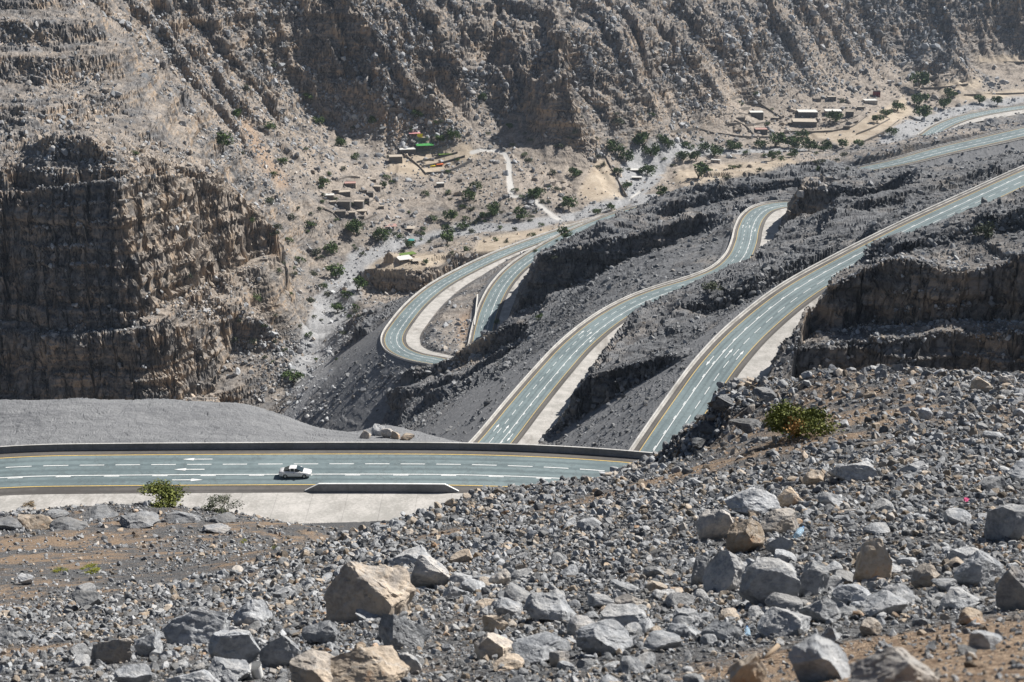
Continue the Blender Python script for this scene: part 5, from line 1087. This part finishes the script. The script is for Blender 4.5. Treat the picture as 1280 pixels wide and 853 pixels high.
def shed(u, v, wpx, hpx, lab, roof, post=M_DARK, depth=.7, rz=0.0, back=None):
    """an open shelter: posts, a back wall and a tilted sheet roof"""
    B = hit(u, v); k = pxm(B); w = wpx * k; d = w * depth; h = max(2.0, hpx * k)
    e = empty("shed", (B.x, B.y, B.z), rz); tag(e, lab, "shed")
    for x in (-w / 2 + .15, w / 2 - .15):
        MB().box((x, .15, h / 2 - .3), (.18, .18, h + .6)).build("post", M_BARK, e)
    MB().box((0, d - .1, h / 2 - .2), (w, .2, h + .7)).build("back_wall", back or M_STONE, e)
    m = MB(); m.poly([(-w / 2 - .3, -.3, h), (w / 2 + .3, -.3, h), (w / 2 + .3, d + .3, h + .5), (-w / 2 - .3, d + .3, h + .5)]); m.poly([(-w / 2 - .3, d + .3, h + .42), (w / 2 + .3, d + .3, h + .42), (w / 2 + .3, -.3, h - .08), (-w / 2 - .3, -.3, h - .08)])
    m.f += [(0, 7, 6, 1), (1, 6, 5, 2), (2, 5, 4, 3), (3, 4, 7, 0)]; m.build("roof", roof, e)
def wall_line(pts, hgt, lab, mat=M_STONE, th=.7, name="terrace_wall", cat="wall"):
    W3 = [hit(*p) for p in pts]; q, s_ = catmull([tuple(p) for p in W3], 3.0)
    for _ in range(3): q[1:-1, 2] = (q[:-2, 2] + 2 * q[1:-1, 2] + q[2:, 2]) / 4
    m = MB(); n = len(q); t = np.gradient(q[:, :2], axis=0); t /= np.linalg.norm(t, axis=1)[:, None] + 1e-9
    for i in range(n):
        x, y, z = q[i]; a, b = -t[i, 1] * th / 2, t[i, 0] * th / 2; wob = random.uniform(-.12, .12)
        m.v += [(x + a, y + b, z - 2), (x - a, y - b, z - 2), (x - a * .8, y - b * .8, z + hgt + wob), (x + a * .8, y + b * .8, z + hgt + wob)]
        if i:
            k = 4 * (i - 1); m.f += [(k + j, k + (j + 1) % 4, k + 4 + (j + 1) % 4, k + 4 + j) for j in range(4)]
    m.f += [(0, 1, 2, 3), tuple(4 * (n - 1) + j for j in (3, 2, 1, 0))]
    tag(m.build(name, mat), lab, cat)
def patch(u, v, wpx, dep, th, mat, lab, cat, name, rz=0.0, lift=.15):
    B = hit(u, v); k = pxm(B); w = wpx * k; m = MB(); m.box((0, 0, 0), (w, dep, th)); o = m.build(name, mat); o.location = (B.x, B.y, B.z + lift + th / 2); o.rotation_euler = (0, 0, rz); tag(o, lab, cat)
# walled garden on the slope
house(510, 194, 22, 7, "long block with a bright white roof below the green turf", M_GREYW, M_ROOFW, .5, .18, 3)
house(495, 204, 18, 8, "grey block with a pale roof and shaded front at the garden's left corner", M_GREYW, M_ROOFT, .8, .12, 2)
house(526, 178, 15, 5, "low grey building with a flat roof behind the green turf", M_GREYW, M_ROOFT, .5, .2, 2)
patch(530, 181, 21, 20, .25, M_GREEN, "bright green artificial turf in the walled garden", "turf", "turf", .2, .8)
B = hit(525, 178); k = pxm(B); e = empty("play_frame", (B.x, B.y + 1, B.z + 1.0), .2); tag(e, "yellow play frame standing on the green turf", "play frame")
MB().box((0, 0, 3.2), (5.4, .5, 5.6)).build("panel", M_YELLOW, e); MB().box((-2.1, 0, .6), (.3, .3, 2.2)).build("post", M_YELLOW, e); MB().box((2.1, 0, .6), (.3, .3, 2.2)).build("post", M_YELLOW, e)
patch(518, 168, 14, 9, .4, M_PINKS, "pink striped sheet spread behind the yellow play frame", "sheet", "ground_sheet", .2, .6)
patch(557, 194, 18, 5.0, .8, M_OLIVE, "narrow green hedge strip on the middle garden terrace", "hedge", "hedge", .35, .3)
patch(549, 206.5, 9, 7, .8, M_ORANGE, "orange-red sheet on the lowest garden terrace", "sheet", "ground_sheet", .3, .3)
patch(540, 208.5, 7, 6, .8, M_YELLOW, "yellow sheet left of the orange-red one on the lowest garden terrace", "sheet", "ground_sheet", .3, .3)
wall_line([(488, 174), (510, 168), (531, 159)], 2.6, "grey wall along the top of the walled garden", M_GREYW); wall_line([(486, 170), (500, 190), (520, 206), (533, 220)], 1.6, "stone wall down the left side of the walled garden")
wall_line([(512, 195), (535, 189), (567, 182)], 1.8, "upper grey terrace wall of the walled garden, under the white roof", M_GREYW); wall_line([(521, 205), (545, 199), (572, 193)], 1.8, "middle grey terrace wall of the walled garden", M_GREYW)
wall_line([(527, 211), (552, 206), (581, 197)], 2.2, "lower grey terrace wall of the walled garden", M_GREYW); wall_line([(533, 220), (560, 216), (590, 203)], 2.4, "outermost curved grey wall at the foot of the walled garden", M_GREYW)
wall_line([(531, 159), (541, 163), (545, 172)], 1.6, "short curved wall at the garden's upper right corner")
# hamlet below the garden
for a in [(411, 250, 14, 5, "stone house with a whitish flat roof at the hamlet's left end", M_STONE, M_ROOFW), (438, 235, 15, 5, "stone house with a faded pink roof, topmost in the hamlet", M_STONE, M_PINK), (431, 245, 16, 5, "wide stone house with a brown roof under the pink-roofed one", M_GREYW, M_ROOFT),
          (470, 238, 12, 5, "stone house with a cream roof at the hamlet's upper right", M_STONE, M_ROOFT), (430, 261, 17, 9, "tall dark stone house in the middle of the hamlet", M_GREYW, M_STONE), (448, 261, 13, 9, "dark stone house with a pale parapet right of the tall one", M_GREYW, M_ROOFT),
          (426, 272, 14, 7, "ruined dark stone house at the hamlet's lower left", M_GREYW, M_STONE), (440, 274, 9, 8, "narrow dark stone house at the bottom of the hamlet", M_GREYW, M_ROOFT), (459, 257, 6, 8, "slim stone house standing at the hamlet's right edge", M_GREYW, M_STONE), (467, 229, 7, 4, "tiny stone hut above the cream-roofed house", M_STONE, M_ROOFT)]:
    house(*a, rz=random.uniform(-.2, .35), nwin=1)
house(551, 235, 10, 5, "lone hut with a white roof between garden and wadi", M_GREYW, M_ROOFW, .7, .2, 1)
shed(452, 267, 12, 2.5, "cream lean-to roof at the bottom right of the hamlet", M_ROOFT); shed(511, 290, 14, 3, "open shed with a pale roof beside the wadi track", M_ROOFT); shed(489, 288, 14, 3, "brown-roofed shelter under the trees left of the wadi shed", M_PINK, rz=.2)
wall_line([(460, 256), (472, 250), (480, 246)], 1.5, "low stone wall running right from the hamlet")
for a in [(420, 243, 8, 4, "small stone hut left of the pink-roofed house", M_STONE, M_ROOFT), (455, 243, 9, 4, "small stone hut between the pink-roofed and cream-roofed houses", M_STONE, M_STONE), (417, 258, 9, 5, "stone hut below the whitish-roofed house at the hamlet's left end", M_STONE, M_ROOFT), (463, 247, 8, 5, "roofless stone hut under the cream-roofed house", M_GREYW, M_GREYW),
          (452, 275, 8, 4, "tiny stone pen at the hamlet's lower right", M_STONE, M_STONE), (477, 262, 7, 4, "single stone hut apart to the right of the hamlet", M_STONE, M_ROOFT), (575, 228, 6, 4, "small ruined hut between the garden and the lone olive tree", M_STONE, M_STONE)]:
    house(*a, rz=random.uniform(-.3, .4), nwin=1)
for pts, lab in [([(404, 262), (415, 267), (424, 276)], "broken stone wall below the left end of the hamlet"), ([(420, 228), (436, 223), (450, 224)], "stone wall above the pink-roofed house"), ([(444, 281), (458, 277), (470, 270)], "stone wall under the lower edge of the hamlet"), ([(470, 142), (500, 137), (512, 146)], "old field wall above the walled garden")]:
    wall_line(pts, 1.5, lab)
# farm terrace by the stream
shed(508, 330, 17, 4, "long white-roofed shed on the farm terrace", M_ROOFW, depth=.9, rz=.4); shed(522, 331, 11, 4, "smaller cream-roofed shed right of the white-roofed farm shed", M_ROOFT, depth=.9, rz=.3)
patch(505, 319, 30, 7, .5, M_OLIVE, "green crop strip on the farm terrace by the stream", "crop strip", "crop_strip", .55, .1); shed(514, 306, 7, 4, "small teal tarpaulin shelter above the farm terrace", M_TEAL)
wall_line([(456, 340), (470, 338), (500, 341), (545, 336), (560, 330)], 1.2, "stone wall holding the farm terrace above the dark bank")
# sheds by the wadi
shed(796, 217, 16, 3.5, "long white-roofed shed on the wadi spit, upper of two", M_ROOFW, depth=.35); shed(796, 227, 12, 3.5, "short white-roofed shed on the wadi spit, lower of two", M_ROOFW, depth=.35); house(894, 204, 13, 4, "small white-roofed shed by the wadi under a tree", M_PLAST, M_ROOFW, .4, -.35, 1, "shed", "shed", .15)
wall_line([(757, 197), (770, 222), (784, 248)], 1.0, "stone wall along the right side of the ploughed tan field")
# far village
for a, kw in [((946, 149, 18, 8, "dark house with a bright white roof on the stone terraces", M_GREYW, M_ROOFW), dict(nwin=2)), ((952, 168, 16, 6, "house with a faded red roof at the foot of the stone terraces", M_GREYW, M_PINK), dict(nwin=2)),
              ((1010, 148, 26, 7, "wide house with a white roof and shaded front in the far village", M_GREYW, M_ROOFW), dict(nwin=3)), ((1006, 160, 32, 7, "longest flat-roofed house of the far village, lowest of the cluster", M_GREYW, M_ROOFT), dict(nwin=3)),
              ((1042, 145, 22, 6, "pale house with a cream roof beside the dark village tree", M_PLAST, M_ROOFW), dict(nwin=2)), ((1062, 149, 10, 8, "narrow grey house at the right end of the far village cluster", M_GREYW, M_ROOFT), dict(nwin=1)),
              ((1096, 121, 9, 7, "small dark red house on the orange slope above the far village", M_RED, M_DARK), dict(nwin=1)), ((1089, 131, 17, 5, "pale flat-roofed house below the dark red one", M_PLAST, M_ROOFW), dict(nwin=1)), ((1040, 128, 11, 6, "grey house behind the pale one, highest in the far cluster", M_GREYW, M_ROOFT), dict(nwin=1))]:
    house(*a, rz=random.uniform(-.1, .15), **kw)
for i, (pts, lab) in enumerate([([(902, 127), (925, 123), (940, 122)], "topmost stone terrace wall left of the far village"), ([(903, 134), (930, 130), (952, 127)], "second stone terrace wall left of the far village"), ([(905, 140), (925, 138), (938, 136)], "third stone terrace wall left of the far village"),
    ([(918, 152), (932, 160), (942, 170)], "stone wall sloping down left of the red-roofed house"), ([(930, 158), (950, 156), (970, 152)], "terrace wall between the white-roofed and red-roofed houses"), ([(897, 168), (930, 172), (965, 173)], "long stone wall below the terraces at the wadi's edge"),
    ([(940, 124), (960, 138), (978, 150)], "stone wall down the right side of the terraces"), ([(1040, 165), (1065, 160), (1082, 148)], "curved wall round the tan yard of the far village"), ([(1034, 160), (1055, 154), (1072, 146)], "inner curved wall of the far village yard"), ([(1165, 108), (1200, 103), (1228, 100)], "field wall under the upper left stepped field"),
    ([(1205, 121), (1245, 119), (1285, 118)], "long field wall above the far bend"), ([(1225, 80), (1255, 79), (1285, 79)], "field wall under the highest field at upper right"), ([(840, 166), (870, 163), (893, 168)], "old curved stone wall on the slope above the upper wadi")]):
    wall_line(pts, 1.6, lab)
for a in [(926, 152, 12, 4, "low stone storehouse on the terraces left of the white-roofed house", M_STONE, M_STONE), (969, 152, 9, 4, "stone hut right of the white-roofed terrace house", M_STONE, M_ROOFT), (1022, 128, 10, 4, "stone hut at the back left of the far village", M_STONE, M_STONE), (1076, 138, 9, 4, "small stone hut between the narrow grey house and the flat-roofed one", M_STONE, M_ROOFT), (988, 158, 8, 4, "little stone hut left of the longest flat-roofed house", M_STONE, M_ROOFT), (1058, 162, 9, 4, "stone hut on the yard wall of the far village", M_STONE, M_STONE)]:
    house(*a, rz=random.uniform(-.2, .2), nwin=1)
for pts, lab in [([(905, 146), (925, 144), (940, 146)], "fourth stone terrace wall left of the far village"), ([(908, 157), (922, 157), (930, 158)], "short terrace wall above the sloping stone wall"), ([(985, 166), (1015, 167), (1040, 165)], "stone wall in front of the longest flat-roofed house"), ([(1070, 170), (1095, 160), (1112, 150)], "field wall along the tan strips of the far village"), ([(1080, 178), (1105, 166), (1124, 152)], "lower field wall beside the tan strips of the far village"),
    ([(1150, 112), (1180, 110), (1210, 108)], "middle field wall of the stepped fields at upper right"), ([(1160, 100), (1190, 96), (1222, 94)], "uppermost field wall of the stepped fields at upper right")]:
    wall_line(pts, 1.8, lab)
wall_line([(597, 370), (595, 390), (593, 408)], 1.0, "white low wall between the two legs of the lower hairpin", M_ROOFW, .8, "low_wall")

# ------------------------------------------------------------------ white car
def paint(name, c, rough=.25, spec=.5, coat=.6, metal=0.0):
    m = NB(name, rough, spec); m.color(m.mix(m.noise(3, 3, .5, m.obj()), c, tuple(x * .94 for x in c))); m.b.inputs["Coat Weight"].default_value = coat; m.b.inputs["Metallic"].default_value = metal; return m.m
M_CAR = paint("white_car_paint", (.80, .80, .80)); M_GLASS = paint("tinted_glass", (.03, .045, .05), .06, .6, .3); M_TYRE = plain("tyre_rubber", (.022, .022, .024), .8); M_RIM = paint("alloy_rim", (.45, .45, .46), .35, .5, 0, .7); M_LAMP = paint("clear_lamp", (.65, .68, .7), .1); M_TAIL = paint("red_lamp", (.35, .02, .02), .2); M_TRIM = plain("black_trim", (.03, .03, .03), .5)
def build_car():
    sA = s_at(rA, 367.5); c = rp(rA, [sA], 2.35, .03)[0]; f = rp(rA, [sA + 1], 2.35, .03)[0] - c
    e = empty("car", c, math.atan2(f[1], f[0])); tag(e, "white saloon car driving on the teal road towards the right", "car")
    # x forward, y left; stations: x, half width, bottom, belt height, deck height, deck half width
    st = [(-2.28, .62, .42, .78, .92, .55), (-2.18, .78, .28, .82, 1.00, .66), (-1.7, .88, .22, .86, 1.05, .70), (-1.1, .90, .20, .90, 1.06, .72), (-.2, .91, .2, .88, 1.0, .74), (.75, .91, .2, .86, .98, .74), (1.25, .90, .2, .82, .93, .72), (1.8, .87, .22, .74, .83, .66), (2.2, .78, .27, .64, .70, .58), (2.34, .60, .38, .56, .60, .46)]
    m = MB(); k = 10
    for (x, w, b, bl, dk, dw) in st:
        half = [(w * .86, b), (w, b + .14), (w * 1.0, (b + bl) / 2 + .05), (w * .97, bl), (dw, dk)]
        for y, z in half: m.v.append((x, y, z))
        for y, z in reversed(half): m.v.append((x, -y, z))
    for i in range(len(st) - 1):
        for j in range(k): m.f.append((i * k + j, (i + 1) * k + j, (i + 1) * k + (j + 1) % k, i * k + (j + 1) % k))
    m.f += [tuple(range(k)), tuple((len(st) - 1) * k + j for j in reversed(range(k)))]
    body = m.build("body", M_CAR, e, True)
    # cabin
    def ring(x, w, z): return [(x, w, z), (x, -w, z)]
    m = MB(); P = [(-1.62, .68, 1.02), (-.82, .60, 1.40), (-.35, .60, 1.46), (.25, .60, 1.43), (1.12, .70, .96)]
    for x, w, z in P: m.v += ring(x, w, z)
    m.v += [(-1.2, .74, .98), (-1.2, -.74, .98), (.9, .76, .92), (.9, -.76, .92)]
    m.f += [(2, 4, 5, 3), (4, 6, 7, 5)]; m.build("roof", M_CAR, e, True)
    m = MB(); m.v = [(-1.68, .66, 1.03), (-1.68, -.66, 1.03), (-.84, -.585, 1.395), (-.84, .585, 1.395)]; m.f = [(0, 1, 2, 3)]; m.build("rear_window", M_GLASS, e)
    m = MB(); m.v = [(1.18, .69, .955), (.25, .59, 1.425), (.25, -.59, 1.425), (1.18, -.69, .955)]; m.f = [(0, 1, 2, 3)]; m.build("windscreen", M_GLASS, e)
    for sd in (1, -1):
        m = MB(); m.v = [(-1.66, .70 * sd, 1.03), (-.82, .605 * sd, 1.385), (-.35, .605 * sd, 1.44), (.25, .605 * sd, 1.41), (1.16, .715 * sd, .95), (-.2, .75 * sd, .97)]; m.f = [(0, 1, 2, 3, 4, 5) if sd < 0 else (5, 4, 3, 2, 1, 0)]; sw = m.build("side_window", M_GLASS, e)
        for x in (-.62, -.02): MB().box((x, .70 * sd, 1.18), (.07, .10, .46)).build("pillar", M_CAR, sw)
        MB().box((.78, .96 * sd, 1.0), (.2, .2, .14)).build("mirror", M_CAR, e)
        MB().box((2.2, .56 * sd, .63), (.22, .3, .12)).build("headlight", M_LAMP, e); MB().box((-2.2, .58 * sd, .82), (.14, .3, .14)).build("tail_light", M_TAIL, e)
        MB().box((-.1, .905 * sd, .8), (.2, .03, .03)).build("door_handle", M_TRIM, e)
        for x in (-1.36, 1.38):
            y = .80 * sd; wh = empty("wheel", (x, y, .33)); wh.parent = e
            m = MB(); m.tube([(0, -.11, 0), (0, -.1, 0), (0, .1, 0), (0, .11, 0)], [.27, .33, .33, .27], 20); m.build("tyre", M_TYRE, wh, False)
            m = MB(); m.tube([(0, .06 * sd, 0), (0, .118 * sd, 0)], [.2, .19], 14); m.build("rim", M_RIM, wh)
    MB().box((2.3, 0, .45), (.1, .9, .14)).build("grille", M_TRIM, e); MB().box((-2.27, 0, .62), (.04, .5, .12)).build("number_plate", M_PLAST, e)
build_car()

# ------------------------------------------------------------------ litter on the slope
def clear_plastic():
    m = NB("clear_blue_plastic", .12, .5); m.color((.55, .75, .92)); m.b.inputs["Transmission Weight"].default_value = .55; m.b.inputs["IOR"].default_value = 1.15; m.b.inputs["Alpha"].default_value = .8; return m.m
M_PET = clear_plastic(); M_CAP = plain("blue_cap", (.05, .18, .45), .4); M_PAPER = plain("white_paper", (.74, .74, .73), .7, var=.08); M_WOOD = plain("bleached_wood", (.42, .33, .24), .9)
def bottle(u, v, lpx, ang, tilt, lab):
    B = hit(u, v); L = lpx * pxm(B); r = L * .155; e = empty("plastic_bottle", (B.x, B.y, B.z + r * 1.5)); e.rotation_euler = (tilt, 0, ang); tag(e, lab, "bottle")
    m = MB(); prof = [(-.5, .75), (-.49, .95), (-.35, 1), (-.3, .93), (-.25, 1), (-.05, 1), (0, .92), (.05, 1), (.18, 1), (.3, .75), (.4, .36), (.47, .32)]
    m.tube([(x * L, 0, 0) for x, _ in prof], [q * r for _, q in prof], 16); m.build("bottle_body", M_PET, e, True)
    MB().tube([(.465 * L, 0, 0), (.52 * L, 0, 0)], r * .4, 12).build("cap", M_CAP, e)
bottle(999, 672, 27, R(62), 0, "clear blue plastic bottle lying against the rock stack"); bottle(800, 789, 24, R(40), 0, "clear plastic bottle wedged among stones in the central pile"); bottle(934, 795, 22, R(85), 0, "end of a blue plastic bottle poking out between dark rocks")
B = hit(329, 846); k = pxm(B); m = MB(); m.tube([(0, 0, 0), (0, 0, 24 * k)], [5.5 * k, 7.5 * k], 18, False); m.tube([(0, 0, 0), (0, 0, .5 * k)], [5.4 * k, 5.45 * k], 18); cup = m.build("paper_cup", M_PAPER, None, True); cup.location = B + Vector((0, -.15, .05)); cup.rotation_euler = (R(8), R(-10), 0); tag(cup, "white paper cup stuck between two boulders at the bottom", "cup")
MB().tube([(0, 0, 23.4 * k), (0, 0, 24.6 * k)], [8 * k, 8 * k], 18, False).build("rim", M_PAPER, cup)
def scrap(u, v, wpx, mat, lab, name):
    B = hit(u, v); w = wpx * pxm(B); bm = bmesh.new(); bmesh.ops.create_grid(bm, x_segments=7, y_segments=5, size=w / 2)
    for q in bm.verts: q.co.z = random.uniform(0, .22) * w + .1 * w; q.co.y *= .6; q.co.x += random.uniform(-.06, .06) * w
    me = bpy.data.meshes.new(name); bm.to_mesh(me); bm.free(); me.materials.append(mat); o = link(name, me); o.location = B + Vector((0, 0, .03)); o.rotation_euler = (R(12), 0, random.uniform(0, 3)); md = o.modifiers.new("thickness", 'SOLIDIFY'); md.thickness = .004; tag(o, lab, "litter")
scrap(31, 795, 13, plain("pale_blue_film", (.5, .65, .78), .4), "pale blue plastic scrap beside the dark rock at the left edge", "plastic_scrap"); scrap(1207, 629, 9, plain("magenta_film", (.6, .08, .22), .5), "small magenta scrap among the stones on the right slope", "plastic_scrap")
B = hit(962, 822); k = pxm(B); m = MB(); m.tube([(-11 * k, -9 * k, 1 * k), (0, 0, 5 * k), (12 * k, 10 * k, 10 * k)], [2 * k, 2.6 * k, 3 * k], 9); tag(m.build("wood_stick", M_WOOD, None, True), "bleached wooden stick leaning in the stones near the tan pointed rock", "stick"); bpy.data.objects["wood_stick"].location = B
